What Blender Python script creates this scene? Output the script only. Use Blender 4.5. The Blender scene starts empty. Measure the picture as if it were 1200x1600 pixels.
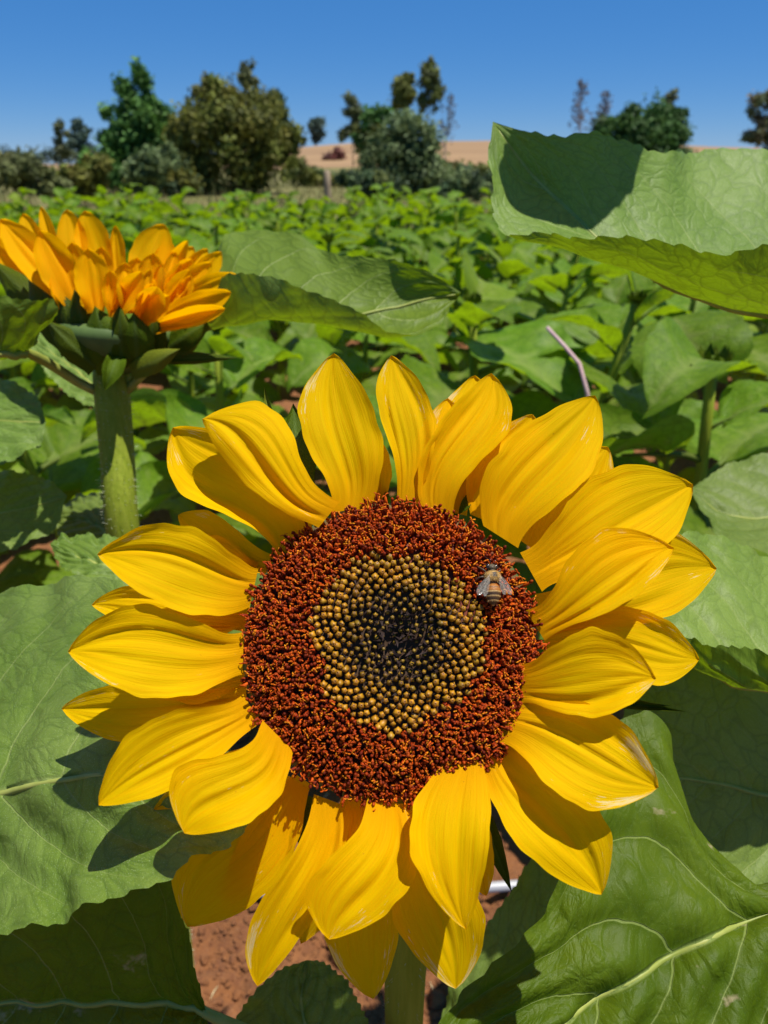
import bpy, math, random
import numpy as np
from mathutils import Vector, Matrix, Euler

random.seed(7)
RNG = np.random.default_rng(11)
scene = bpy.context.scene
COL = scene.collection

# ------------------------------------------------------------------ camera, sky, sun, exposure
CAM_Z = 0.90
FPX = 1202.0                     # focal length in pixels of the 1200 x 1600 photograph
PITCH = math.atan((800 - 255) / FPX)
cam_data = bpy.data.cameras.new('camera')
cam = bpy.data.objects.new('camera', cam_data)
COL.objects.link(cam)
cam.location = (0, 0, CAM_Z)
cam.rotation_euler = (math.pi / 2 - PITCH, 0, 0)
cam_data.sensor_fit = 'VERTICAL'
cam_data.sensor_height = 34.6
cam_data.sensor_width = 34.6 * 0.75
cam_data.lens = FPX / 1600 * 34.6
cam_data.clip_start = 0.01
cam_data.clip_end = 3000
cam_data.dof.use_dof = True
cam_data.dof.focus_distance = 0.262
cam_data.dof.aperture_fstop = 16.0
scene.camera = cam

SUN = Vector((0.27, -0.06, 0.95)).normalized()
world = bpy.data.worlds.new('World')
scene.world = world
world.use_nodes = True
wn = world.node_tree.nodes
wl = world.node_tree.links
wn.clear()
sky = wn.new('ShaderNodeTexSky')
sky.sky_type = 'NISHITA'
sky.sun_disc = False
sky.sun_elevation = math.asin(SUN.z)
sky.sun_rotation = math.atan2(SUN.x, SUN.y)
sky.altitude = 3000
sky.air_density = 1.0
sky.dust_density = 0.0
sky.ozone_density = 6.0
bg = wn.new('ShaderNodeBackground')
bg.inputs['Strength'].default_value = 0.062
wo = wn.new('ShaderNodeOutputWorld')
sat = wn.new('ShaderNodeHueSaturation')
sat.inputs['Saturation'].default_value = 1.27
wl.new(sky.outputs[0], sat.inputs['Color'])
even = wn.new('ShaderNodeMix')                   # clear dry air: a more even blue over the whole dome
even.data_type = 'RGBA'
even.inputs[0].default_value = 0.45
wl.new(sat.outputs[0], even.inputs[6])
even.inputs[7].default_value = (0.85, 3.2, 8.6, 1)
wl.new(even.outputs[2], bg.inputs[0])
wl.new(bg.outputs[0], wo.inputs[0])
sun_data = bpy.data.lights.new('sun', 'SUN')
sun_data.energy = 5.0
sun_data.angle = math.radians(0.5)
sun_data.color = (1.0, 0.95, 0.86)
sun = bpy.data.objects.new('sun', sun_data)
sun.rotation_euler = (-SUN).to_track_quat('-Z', 'Y').to_euler()
sun.location = (3, 0, 9)
COL.objects.link(sun)
vs = scene.view_settings
vs.view_transform = 'Standard'
vs.look = 'None'
vs.exposure = 0.48
vs.gamma = 1.0
vs.use_curve_mapping = False

# ------------------------------------------------------------------ geometry helpers
C0 = np.array([0, 0, CAM_Z])
AF = np.array([0, math.cos(PITCH), -math.sin(PITCH)])
AU = np.array([0, math.sin(PITCH), math.cos(PITCH)])
AR = np.array([1.0, 0, 0])


def at(px, py, d):
    """the place seen at a pixel of the photograph, d metres along the viewing axis"""
    return C0 + d * (AF + (px - 600) / FPX * AR + (800 - py) / FPX * AU)


def at_y(px, py, y):
    r = AF + (px - 600) / FPX * AR + (800 - py) / FPX * AU
    return C0 + r * (y / r[1])


def depth_of(p):
    return float(np.dot(np.asarray(p) - C0, AF))


def unit(v):
    v = np.asarray(v, float)
    return v / (np.linalg.norm(v) + 1e-12)


def catmull(pts, n):
    p = np.asarray(pts, float)
    seg = np.linalg.norm(np.diff(p, axis=0), axis=1) ** 0.7 + 1e-9
    k = np.concatenate([[0], np.cumsum(seg)])
    k /= k[-1]
    m = np.zeros_like(p)
    m[0] = (p[1] - p[0]) / (k[1] - k[0])
    m[-1] = (p[-1] - p[-2]) / (k[-1] - k[-2])
    for i in range(1, len(p) - 1):
        m[i] = (p[i + 1] - p[i - 1]) / (k[i + 1] - k[i - 1])
    u = np.linspace(0, 1, n)
    j = np.clip(np.searchsorted(k, u, side='right') - 1, 0, len(p) - 2)
    h = (k[j + 1] - k[j])[:, None]
    t = ((u - k[j]) / (k[j + 1] - k[j]))[:, None]
    return ((2 * t**3 - 3 * t**2 + 1) * p[j] + (t**3 - 2 * t**2 + t) * h * m[j]
            + (-2 * t**3 + 3 * t**2) * p[j + 1] + (t**3 - t**2) * h * m[j + 1])


def smoothstep(a, b, x):
    t = np.clip((np.asarray(x, float) - a) / (b - a), 0, 1)
    return t * t * (3 - 2 * t)


def grid_faces(nu, nv):
    i = np.arange(nu - 1)[:, None] * nv + np.arange(nv - 1)[None, :]
    i = i.ravel()
    return np.stack([i, i + nv, i + nv + 1, i + 1], 1)


def tube(pts, radii, nseg=8, caps=True):
    p = np.asarray(pts, float)
    n = len(p)
    r = np.broadcast_to(np.asarray(radii, float), (n,))
    tang = np.gradient(p, axis=0)
    tang /= np.linalg.norm(tang, axis=1)[:, None] + 1e-12
    ref = np.array([0.31, 0.87, 0.38]) if abs(tang[0] @ np.array([0.31, 0.87, 0.38])) < 0.9 else np.array([1.0, 0, 0])
    a = unit(np.cross(tang[0], ref))
    V = []
    for i in range(n):
        a = unit(a - tang[i] * (a @ tang[i]))
        b = np.cross(tang[i], a)
        ang = np.linspace(0, 2 * np.pi, nseg, endpoint=False)
        V.append(p[i] + r[i] * (np.cos(ang)[:, None] * a + np.sin(ang)[:, None] * b))
    V = np.concatenate(V)
    F = []
    for i in range(n - 1):
        for k in range(nseg):
            k2 = (k + 1) % nseg
            F.append((i * nseg + k, i * nseg + k2, (i + 1) * nseg + k2, (i + 1) * nseg + k))
    if caps:
        F.append(tuple(range(nseg))[::-1])
        F.append(tuple((n - 1) * nseg + k for k in range(nseg)))
    return V, F


class Bag:
    """collects shapes that become ONE mesh"""
    def __init__(self):
        self.v, self.f, self.c, self.n = [], [], [], 0

    def add(self, V, F, col=None):
        V = np.asarray(V, float)
        self.v.append(V)
        self.f += [tuple(int(i) + self.n for i in f) for f in F]
        if col is not None:
            c = np.asarray(col, float)
            self.c.append(np.broadcast_to(c, (len(V), 3)))
        self.n += len(V)

    def arrays(self):
        return np.concatenate(self.v), self.f, (np.concatenate(self.c) if self.c else None)


def new_mesh(name, V, F, mat, uv=None, col=None, vein=None, smooth=True, st=None):
    me = bpy.data.meshes.new(name)
    me.from_pydata(np.asarray(V).tolist(), [], [tuple(int(i) for i in f) for f in F])
    nl = len(me.loops)
    if uv is not None:
        li = np.empty(nl, np.int32)
        me.loops.foreach_get('vertex_index', li)
        lay = me.uv_layers.new(name='UVMap')
        lay.data.foreach_set('uv', np.asarray(uv, np.float32)[li].ravel())
    if st is not None:
        a2 = me.attributes.new('blade', 'FLOAT_VECTOR', 'POINT')
        v3 = np.zeros((len(V), 3), np.float32); v3[:, :2] = st
        a2.data.foreach_set('vector', v3.ravel())
    if col is not None:
        at_ = me.attributes.new('tone', 'FLOAT_COLOR', 'POINT')
        c4 = np.ones((len(V), 4), np.float32)
        c4[:, :3] = col
        at_.data.foreach_set('color', c4.ravel())
    if vein is not None:
        at_ = me.attributes.new('vein', 'FLOAT', 'POINT')
        at_.data.foreach_set('value', np.asarray(vein, np.float32).ravel())
    if smooth:
        me.polygons.foreach_set('use_smooth', np.ones(len(me.polygons), bool))
    if mat is not None:
        me.materials.append(mat)
    me.update()
    return me


def root_of(o):
    while o.parent is not None:
        o = o.parent
    return o


def part(name, V, F, mat, parent, label=None, kind=None, **kw):
    """a mesh under its thing; V in world coordinates"""
    o0 = np.array(root_of(parent).location)
    me = new_mesh(name, np.asarray(V) - o0, F, mat, **kw)
    o = bpy.data.objects.new(name, me)
    COL.objects.link(o)
    o.parent = parent
    if label:
        o['label'] = label
    if kind:
        o['kind'] = kind
    return o


def thing(name, label, cat, loc, group=None):
    o = bpy.data.objects.new(name, None)
    o.empty_display_size = 0.05
    COL.objects.link(o)
    o.location = Vector([float(q) for q in loc])
    o['label'] = label
    o['category'] = cat
    if group:
        o['group'] = group
    return o


def single(name, V, F, mat, label=None, cat=None, kind=None, group=None, loc=None, **kw):
    V = np.asarray(V)
    if loc is None:
        loc = np.array([V[:, 0].mean(), V[:, 1].mean(), V[:, 2].min()])
    o = bpy.data.objects.new(name, new_mesh(name, V - np.asarray(loc), F, mat, **kw))
    o.location = Vector([float(q) for q in loc])
    COL.objects.link(o)
    if label: o['label'] = label
    if cat: o['category'] = cat
    if kind: o['kind'] = kind
    if group: o['group'] = group
    return o


# ------------------------------------------------------------------ materials
class Mat:
    def __init__(self, name):
        self.m = bpy.data.materials.new(name)
        self.m.use_nodes = True
        self.t = self.m.node_tree
        self.t.nodes.clear()
        self.out = self.t.nodes.new('ShaderNodeOutputMaterial')

    def n(self, typ, _op=None, **kw):
        nd = self.t.nodes.new(typ)
        if _op: nd.operation = _op
        for k, v in kw.items():
            if k.startswith('_'):
                setattr(nd, k[1:], v)
            else:
                key = int(k[1:]) if k[0] == 'i' and k[1:].isdigit() else k.replace('__', ' ')
                self.put(nd.inputs[key], v)
        return nd

    def put(self, sock, v):
        if hasattr(v, 'default_value') and hasattr(v, 'is_output'):
            self.t.links.new(v, sock)
        elif hasattr(v, 'outputs'):
            self.t.links.new(v.outputs[0], sock)
        else:
            if isinstance(v, (tuple, list)) and len(v) == 3 and sock.type == 'RGBA':
                v = (*v, 1)
            sock.default_value = v

    def math(self, op, a, b=0.0, c=None):
        kw = dict(i0=a, i1=b)
        if c is not None: kw['i2'] = c
        return self.n('ShaderNodeMath', op, **kw).outputs[0]

    def ramp(self, x, a, b):
        nd = self.n('ShaderNodeMapRange', _interpolation_type='SMOOTHSTEP')
        self.put(nd.inputs[0], x)
        nd.inputs[1].default_value = a
        nd.inputs[2].default_value = b
        return nd.outputs[0]

    def mix(self, f, a, b, blend='MIX'):
        nd = self.t.nodes.new('ShaderNodeMix')
        nd.data_type = 'RGBA'
        nd.blend_type = blend
        self.put(nd.inputs[0], f)
        self.put(nd.inputs[6], a)
        self.put(nd.inputs[7], b)
        return nd.outputs[2]

    def noise(self, vec, scale, detail=3, rough=0.55):
        return self.n('ShaderNodeTexNoise', Vector=vec, Scale=scale, Detail=detail, Roughness=rough).outputs[0]

    def scaled(self, vec, s, off=None):
        nd = self.n('ShaderNodeMapping')
        self.put(nd.inputs[0], vec)
        nd.inputs[3].default_value = s
        if off is not None: self.put(nd.inputs[1], off)
        return nd.outputs[0]

    def surf(self, sh):
        self.t.links.new(sh.outputs[0], self.out.inputs[0])
        return self.m


def leaf_material(name, up_a, up_b, low, trans, tfac=0.32, rough=0.46, cells=2.4, vein_col=(0.30, 0.36, 0.10), bump=0.38, fuzz=0.42, spec=0.25, sores=0.0, hero=False, line_col=(0.03, 0.07, 0.006)):
    M = Mat(name)
    tc = M.n('ShaderNodeTexCoord')
    uv = tc.outputs['UV']
    ob = tc.outputs['Object']
    rnd = M.n('ShaderNodeObjectInfo').outputs['Random']
    vein = M.n('ShaderNodeAttribute', _attribute_name='vein').outputs['Fac']
    if hero:
        bl_ = M.n('ShaderNodeAttribute', _attribute_name='blade').outputs['Vector']
        wob = M.noise(bl_, 5.0, 2)
        sp = M.n('ShaderNodeSeparateXYZ', Vector=bl_)
        a_ = M.math('ABSOLUTE', sp.outputs[1])
        ph = M.math('SUBTRACT', sp.outputs[0], M.math('MULTIPLY', a_, M.math('MULTIPLY_ADD', a_, 0.14, 0.30)))
        ph = M.math('MULTIPLY', M.math('MULTIPLY_ADD', wob, 0.028, ph), 6.0)
        dd = M.math('ABSOLUTE', M.math('SUBTRACT', M.math('FRACT', M.math('ADD', ph, 0.5)), 0.5))
        wid = M.math('MULTIPLY_ADD', a_, -0.022, 0.032)
        side = M.ramp(M.math('DIVIDE', dd, wid), 1.0, 0.25)
        vein = M.math('MULTIPLY', side, M.ramp(a_, 1.0, 0.8))
        vein = M.math('MAXIMUM', vein, M.ramp(a_, 0.030, 0.012))
        trough = M.ramp(M.math('DIVIDE', dd, 0.22), 1.0, 0.0)
    warp = M.n('ShaderNodeTexNoise', Vector=uv, Scale=4.0, Detail=2.0)
    uvw = M.n('ShaderNodeVectorMath', 'MULTIPLY_ADD')
    M.put(uvw.inputs[0], warp.outputs['Color']); uvw.inputs[1].default_value = (0.22, 0.22, 0.22); M.put(uvw.inputs[2], uv)
    v1 = M.n('ShaderNodeTexVoronoi', _feature='DISTANCE_TO_EDGE', Vector=uvw.outputs[0], Scale=cells * 4.6)
    v2 = M.n('ShaderNodeTexVoronoi', _feature='DISTANCE_TO_EDGE', Vector=uvw.outputs[0], Scale=cells * 15)
    l1 = M.ramp(v1.outputs[0], 0.0, 0.28)
    l2 = M.ramp(v2.outputs[0], 0.0, 0.25)
    big = M.noise(ob, 17.0, 4)
    fine = M.noise(ob, 2600.0, 2)
    mid = M.noise(ob, 120.0, 4)
    c = M.mix(M.ramp(big, 0.3, 0.72), up_a, up_b)
    c = M.mix(M.math('MULTIPLY', M.ramp(mid, 0.45, 0.75), 0.35), c, up_b)
    inv1 = M.math('SUBTRACT', 1.0, l1)
    inv2 = M.math('SUBTRACT', 1.0, l2)
    c = M.mix(M.math('MULTIPLY', M.math('POWER', inv1, 10.0), 0.24), c, line_col)
    c = M.mix(M.math('MULTIPLY', M.math('POWER', inv2, 3.0), 0.12), c, line_col)
    c = M.mix(M.math('MULTIPLY', vein, 0.48), c, vein_col)
    c = M.mix(M.math('MULTIPLY', M.ramp(fine, 0.56, 0.74), fuzz), c, (0.44, 0.52, 0.28))
    # per-leaf tone
    hsv = M.n('ShaderNodeHueSaturation', Color=c)
    M.put(hsv.inputs['Value'], M.math('MULTIPLY_ADD', rnd, 0.35, 0.82))
    M.put(hsv.inputs['Hue'], M.math('MULTIPLY_ADD', rnd, 0.02, 0.49))
    c = hsv.outputs[0]
    c = M.mix(M.math('MULTIPLY', M.ramp(rnd, 0.90, 0.98), 0.35), c, (0.30, 0.29, 0.03))
    if sores:
        sn = M.noise(M.scaled(ob, (26, 40, 26)), 1.0, 5, 0.65)
        c = M.mix(M.math('MULTIPLY', M.ramp(sn, 0.60, 0.66), sores), c, (0.42, 0.33, 0.20))
    lo = M.mix(M.math('MULTIPLY', vein, 0.8), low, (0.36, 0.42, 0.15))
    lo = M.mix(M.math('MULTIPLY', M.math('POWER', inv1, 8.0), 0.40), lo, (0.06, 0.11, 0.008))
    lo = M.mix(M.math('MULTIPLY', M.math('POWER', inv2, 2.0), 0.2), lo, (0.06, 0.11, 0.008))
    back = M.n('ShaderNodeNewGeometry').outputs['Backfacing']
    base = M.mix(back, c, lo)
    h = M.math('MULTIPLY_ADD', l1, 0.9, M.math('MULTIPLY', l2, 0.22))
    h = M.math('ADD', h, M.math('MULTIPLY', mid, 0.35))
    if hero:
        h = M.math('SUBTRACT', h, M.math('MULTIPLY', M.math('MAXIMUM', vein, M.math('MULTIPLY', trough, .5)), 1.7))
    bp = M.n('ShaderNodeBump', Strength=bump, Distance=0.0008, Height=h)
    bp2 = M.n('ShaderNodeBump', Strength=0.4, Distance=0.0003, Height=fine, Normal=bp)
    pr = M.n('ShaderNodeBsdfPrincipled', Base__Color=base, Roughness=rough, Normal=bp2)
    pr.inputs['Specular IOR Level'].default_value = spec
    tcol = M.mix(M.math('MINIMUM', M.math('ADD', M.math('MULTIPLY', vein, 0.6), M.math('ADD', M.math('MULTIPLY', M.math('POWER', inv1, 8.0), 0.40), M.math('MULTIPLY', M.math('POWER', inv2, 3.0), 0.15))), 0.9), trans, (0.10, 0.14, 0.003))
    tr = M.n('ShaderNodeBsdfTranslucent', Color=tcol, Normal=bp)
    mx = M.n('ShaderNodeMixShader', i0=tfac, i1=pr, i2=tr)
    return M.surf(mx)


def petal_material(name, ca, cb, base_c, trans, tfac, flecks=True):
    M = Mat(name)
    tc = M.n('ShaderNodeTexCoord')
    uv = tc.outputs['UV']
    rnd = M.n('ShaderNodeObjectInfo').outputs['Random']
    sep = M.n('ShaderNodeSeparateXYZ', Vector=uv)
    s, t = sep.outputs[0], sep.outputs[1]
    off = M.n('ShaderNodeCombineXYZ', X=M.math('MULTIPLY', rnd, 37.0), Y=M.math('MULTIPLY', rnd, 91.0))
    streak = M.noise(M.scaled(uv, (1.3, 34, 1), off.outputs[0]), 1.0, 5, 0.6)
    fine = M.noise(M.scaled(uv, (4, 75, 1), off.outputs[0]), 1.0, 3)
    blot = M.noise(M.scaled(uv, (3, 2.5, 1), off.outputs[0]), 1.0, 3)
    c = M.mix(M.ramp(streak, 0.32, 0.7), ca, cb)
    c = M.mix(M.math('MULTIPLY', M.ramp(blot, 0.4, 0.75), 0.35), c, ca)
    c = M.mix(M.math('MULTIPLY', M.ramp(s, 0.42, 0.0), 0.75), c, base_c)
    hsv = M.n('ShaderNodeHueSaturation', Color=c)
    M.put(hsv.inputs['Value'], M.math('MULTIPLY_ADD', rnd, 0.12, 0.92))
    c = hsv.outputs[0]
    if flecks:
        at_ = M.math('ABSOLUTE', M.math('MULTIPLY_ADD', t, 2.0, -1.0))
        edge = M.math('MULTIPLY', M.math('MULTIPLY', M.ramp(s, 0.45, 0.85), M.ramp(at_, 0.10, 0.75)), M.ramp(at_, 1.15, 0.85))
        fl = M.noise(M.scaled(uv, (9, 44, 1), off.outputs[0]), 1.0, 3, 0.6)
        patch = M.noise(M.scaled(uv, (2.2, 3.0, 1), off.outputs[0]), 1.0, 1)
        thr = M.math('MULTIPLY_ADD', edge, -0.24, 0.86)
        thr = M.math('SUBTRACT', thr, M.math('MULTIPLY', M.math('SUBTRACT', patch, 0.5), 1.0))
        k = M.ramp(M.math('SUBTRACT', fl, thr), 0.0, 0.05)
        c = M.mix(M.math('MULTIPLY', k, 0.62), c, (0.85, 0.78, 0.45))
        spot = M.n('ShaderNodeTexVoronoi', Vector=M.scaled(uv, (5, 3, 1), off.outputs[0]), Scale=1.0)
        c = M.mix(M.math('MULTIPLY', M.ramp(spot.outputs[0], 0.035, 0.015), 0.5), c, (0.25, 0.09, 0.01))
    h = M.math('ADD', M.math('MULTIPLY', streak, 0.6), M.math('MULTIPLY', fine, 0.7))
    c = M.mix(M.math('MULTIPLY', M.ramp(fine, 0.54, 0.70), 0.42), c, base_c)
    bp = M.n('ShaderNodeBump', Strength=0.8, Distance=0.0003, Height=h)
    pr = M.n('ShaderNodeBsdfPrincipled', Base__Color=c, Roughness=0.68, Normal=bp)
    pr.inputs['Specular IOR Level'].default_value = 0.05
    tr = M.n('ShaderNodeBsdfTranslucent', Color=M.mix(0.5, trans, c, 'MULTIPLY') if False else trans, Normal=bp)
    mx = M.n('ShaderNodeMixShader', i0=tfac, i1=pr, i2=tr)
    return M.surf(mx)


def tone_material(name, rough=0.5, spec=0.3, tfac=0.0, var=0.2, bump=0.0, bscale=800.0):
    """colour from the mesh's own tone attribute"""
    M = Mat(name)
    a = M.n('ShaderNodeAttribute', _attribute_name='tone').outputs['Color']
    rnd = M.n('ShaderNodeObjectInfo').outputs['Random']
    hsv = M.n('ShaderNodeHueSaturation', Color=a)
    M.put(hsv.inputs['Value'], M.math('MULTIPLY_ADD', rnd, var * 2, 1 - var))
    c = hsv.outputs[0]
    kw = {}
    if bump:
        nz = M.noise(M.n('ShaderNodeTexCoord').outputs['Object'], bscale, 3)
        kw['Normal'] = M.n('ShaderNodeBump', Strength=bump, Distance=0.0004, Height=nz)
    pr = M.n('ShaderNodeBsdfPrincipled', Base__Color=c, Roughness=rough, **kw)
    pr.inputs['Specular IOR Level'].default_value = spec
    if tfac:
        tr = M.n('ShaderNodeBsdfTranslucent', Color=c)
        return M.surf(M.n('ShaderNodeMixShader', i0=tfac, i1=pr, i2=tr))
    return M.surf(pr)


def plain_material(name, ca, cb, scale=40.0, rough=0.6, spec=0.3, stretch=(1, 1, 1), bump=0.0, dist=0.002):
    M = Mat(name)
    ob = M.n('ShaderNodeTexCoord').outputs['Object']
    nz = M.noise(M.scaled(ob, stretch), scale, 5, 0.6)
    c = M.mix(M.ramp(nz, 0.3, 0.7), ca, cb)
    kw = {}
    if bump:
        kw['Normal'] = M.n('ShaderNodeBump', Strength=bump, Distance=dist, Height=nz)
    pr = M.n('ShaderNodeBsdfPrincipled', Base__Color=c, Roughness=rough, **kw)
    pr.inputs['Specular IOR Level'].default_value = spec
    return M.surf(pr)


MAT_LEAF = leaf_material('hero leaf', (0.115, 0.190, 0.020), (0.180, 0.255, 0.050), (0.13, 0.20, 0.02), (0.23, 0.36, 0.003), tfac=0.32, hero=True)
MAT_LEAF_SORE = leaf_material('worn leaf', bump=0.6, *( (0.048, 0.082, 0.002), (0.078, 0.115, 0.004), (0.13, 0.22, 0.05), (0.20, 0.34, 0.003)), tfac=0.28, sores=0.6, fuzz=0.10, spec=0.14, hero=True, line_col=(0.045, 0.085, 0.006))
MAT_LEAF_FIELD = leaf_material('field leaf', (0.092, 0.180, 0.010), (0.150, 0.250, 0.018), (0.15, 0.25, 0.03), (0.32, 0.50, 0.005), tfac=0.42, cells=1.6, bump=0.4, fuzz=0.05, spec=0.12, rough=0.42)
MAT_BRACT = leaf_material('bract', (0.042, 0.068, 0.002), (0.070, 0.105, 0.003), (0.07, 0.10, 0.004), (0.10, 0.18, 0.01), tfac=0.10, fuzz=0.04, spec=0.08, cells=3.5, vein_col=(0.12, 0.18, 0.06))
MAT_PETAL = petal_material('yellow petal', (0.78, 0.46, 0.0), (0.82, 0.56, 0.0), (0.80, 0.34, 0.0), (0.97, 0.54, 0.0), 0.46)
MAT_PETAL2 = petal_material('amber petal', (0.88, 0.44, 0.0), (0.92, 0.53, 0.001), (0.86, 0.34, 0.0), (0.98, 0.52, 0.0), 0.54, flecks=False)
MAT_STEM = plain_material('green stem', (0.165, 0.215, 0.016), (0.22, 0.265, 0.028), 22.0, 0.6, 0.08, (14, 14, 1), 0.5, 0.002)
MAT_RIB = plain_material('leaf rib', (0.19, 0.23, 0.035), (0.29, 0.31, 0.07), 60.0, 0.5, 0.3)
MAT_HAIR = plain_material('plant hair', (0.45, 0.48, 0.32), (0.5, 0.52, 0.36), 10, 0.4, 0.4)
MAT_FLORET = tone_material('florets', 0.55, 0.12, 0.0, 0.0)
MAT_SCALE = tone_material('dark scales', 0.75, 0.12, 0.0, 0.0)
MAT_BUD = tone_material('closed florets', 0.45, 0.35, 0.0, 0.16)
MAT_BACK = plain_material('flower receptacle', (0.05, 0.09, 0.02), (0.08, 0.13, 0.03), 60, 0.6)

# ------------------------------------------------------------------ the setting: soil, hill, dry grass
def value_noise(x, y, seed=0):
    xi, yi = np.floor(x).astype(int), np.floor(y).astype(int)
    xf, yf = x - xi, y - yi
    def hsh(a, b):
        q = (a * 374761393 + b * 668265263 + seed * 1442695041) & 0x7fffffff
        q = ((q ^ (q >> 13)) * 1274126177) & 0x7fffffff
        return ((q ^ (q >> 16)) & 0xffff) / 65535.0
    u, v = xf * xf * (3 - 2 * xf), yf * yf * (3 - 2 * yf)
    return (hsh(xi, yi) * (1 - u) + hsh(xi + 1, yi) * u) * (1 - v) + (hsh(xi, yi + 1) * (1 - u) + hsh(xi + 1, yi + 1) * u) * v


def soil_h(x, y):
    x, y = np.asarray(x, float), np.asarray(y, float)
    return (0.030 * (value_noise(x * 6, y * 6, 1) - .5) + 0.026 * (value_noise(x * 17, y * 17, 2) - .5)
            + 0.016 * (value_noise(x * 45, y * 45, 3) - .5) + 0.006 * (value_noise(x * 110, y * 110, 4) - .5))


M = Mat('red soil')
ob = M.n('ShaderNodeTexCoord').outputs['Object']
n1 = M.noise(ob, 3.0, 5); n2 = M.noise(ob, 60.0, 6, 0.7); n3 = M.noise(ob, 420.0, 3)
c = M.mix(M.ramp(n1, .3, .7), (0.185, 0.068, 0.018), (0.25, 0.098, 0.030))
c = M.mix(M.ramp(n2, .35, .72), c, (0.13, 0.045, 0.016))
c = M.mix(M.math('MULTIPLY', M.ramp(n3, .55, .75), .5), c, (0.33, 0.18, 0.09))
bp = M.n('ShaderNodeBump', Strength=0.8, Distance=0.006, Height=M.math('ADD', n2, M.math('MULTIPLY', n3, .4)))
MAT_SOIL = M.surf(M.n('ShaderNodeBsdfPrincipled', Base__Color=c, Roughness=0.95, Normal=bp))
MAT_DRY = plain_material('dry grass ground', (0.17, 0.15, 0.06), (0.11, 0.115, 0.035), .5, 0.95, 0.1, bump=0.6, dist=0.05)
M = Mat('golden hill')
ob = M.n('ShaderNodeTexCoord').outputs['Object']
n1 = M.noise(M.scaled(ob, (0.03, 0.12, 0.2)), 1.0, 6, .65); n2 = M.noise(ob, 1.1, 5)
c = M.mix(M.ramp(n1, .32, .68), (0.215, 0.125, 0.052), (0.285, 0.175, 0.078))
c = M.mix(M.math('MULTIPLY', M.ramp(n2, .5, .7), .35), c, (0.20, 0.12, 0.05))
MAT_HILL = M.surf(M.n('ShaderNodeBsdfPrincipled', Base__Color=c, Roughness=0.95))


def grid_sheet(xs, ys, zf):
    X, Y = np.meshgrid(xs, ys, indexing='ij')
    return np.stack([X, Y, zf(X, Y)], -1).reshape(-1, 3), [tuple(f) for f in grid_faces(len(xs), len(ys))[:, ::1]]


FIELD_END = 8.4
xs = np.concatenate([np.linspace(-8, -1.0, 50)[:-1], np.linspace(-1.0, 1.0, 230), np.linspace(1.0, 8, 50)[1:]])
ys = np.concatenate([np.linspace(-3, -0.1, 20)[:-1], np.linspace(-0.1, 1.6, 200), np.linspace(1.6, FIELD_END + .6, 110)[1:]])
V, F = grid_sheet(xs, ys, soil_h)
single('soil', V, F, MAT_SOIL, kind='structure', loc=(0, 0, 0))


def ridge(x):
    """height of the dry hill's crest along x (at y = 150)"""
    kx = np.array([-400, -110, -60, -40, -15, 0, 20, 45, 80, 110, 400.])
    kp = np.array([270, 268, 266, 260, 238, 230, 230, 235, 242, 246, 252.])
    p = np.interp(x, kx, kp)
    return 0.9 + (255 - p) / FPX * 150 * 1.09


def ground_h(x, y):
    x, y = np.asarray(x, float), np.asarray(y, float)
    up = smoothstep(34, 150, y)
    return ridge(x) * up - 0.0004 * np.clip(y - 150, 0, None) * ridge(x) + 0.25 * (value_noise(x * .12, y * .06, 9) - .5) * smoothstep(30, 60, y)


xs = np.concatenate([np.linspace(-1500, -150, 20)[:-1], np.linspace(-150, 150, 120), np.linspace(150, 1500, 20)[1:]])
ys = np.concatenate([np.linspace(30, 160, 70), np.linspace(160, 1500, 20)[1:]])
V, F = grid_sheet(xs, ys, ground_h)
single('hill', V, F, MAT_HILL, kind='structure', loc=(0, 30, 0))
xs = np.concatenate([np.linspace(-1500, -30, 12)[:-1], np.linspace(-30, 30, 60), np.linspace(30, 1500, 12)[1:]])
ys = np.linspace(-60, 62, 100)
V, F = grid_sheet(xs, ys, lambda x, y: ground_h(x, y) + 0.02 * (value_noise(x * 2, y * 2, 5) - .5) - 0.05 + 0.07 * smoothstep(FIELD_END + 1, FIELD_END + 3, y))
single('dry_ground', V, F, MAT_DRY, kind='structure', loc=(0, 0, 0))

# clods and straw on the near soil
def blob(c, r, sq, seed):
    rg = np.random.default_rng(seed)
    t = (1 + 5 ** .5) / 2
    v = np.array([(-1, t, 0), (1, t, 0), (-1, -t, 0), (1, -t, 0), (0, -1, t), (0, 1, t), (0, -1, -t), (0, 1, -t), (t, 0, -1), (t, 0, 1), (-t, 0, -1), (-t, 0, 1)]) / 1.9
    f = [(0, 11, 5), (0, 5, 1), (0, 1, 7), (0, 7, 10), (0, 10, 11), (1, 5, 9), (5, 11, 4), (11, 10, 2), (10, 7, 6), (7, 1, 8), (3, 9, 4), (3, 4, 2), (3, 2, 6), (3, 6, 8), (3, 8, 9), (4, 9, 5), (2, 4, 11), (6, 2, 10), (8, 6, 7), (9, 8, 1)]
    v = v * (1 + rg.uniform(-.25, .25, (12, 1))) * np.array([1, rg.uniform(.6, 1), sq])
    a = rg.uniform(0, 6.28)
    R = np.array([[math.cos(a), -math.sin(a), 0], [math.sin(a), math.cos(a), 0], [0, 0, 1]])
    return v @ R.T * r + np.asarray(c), f


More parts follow.
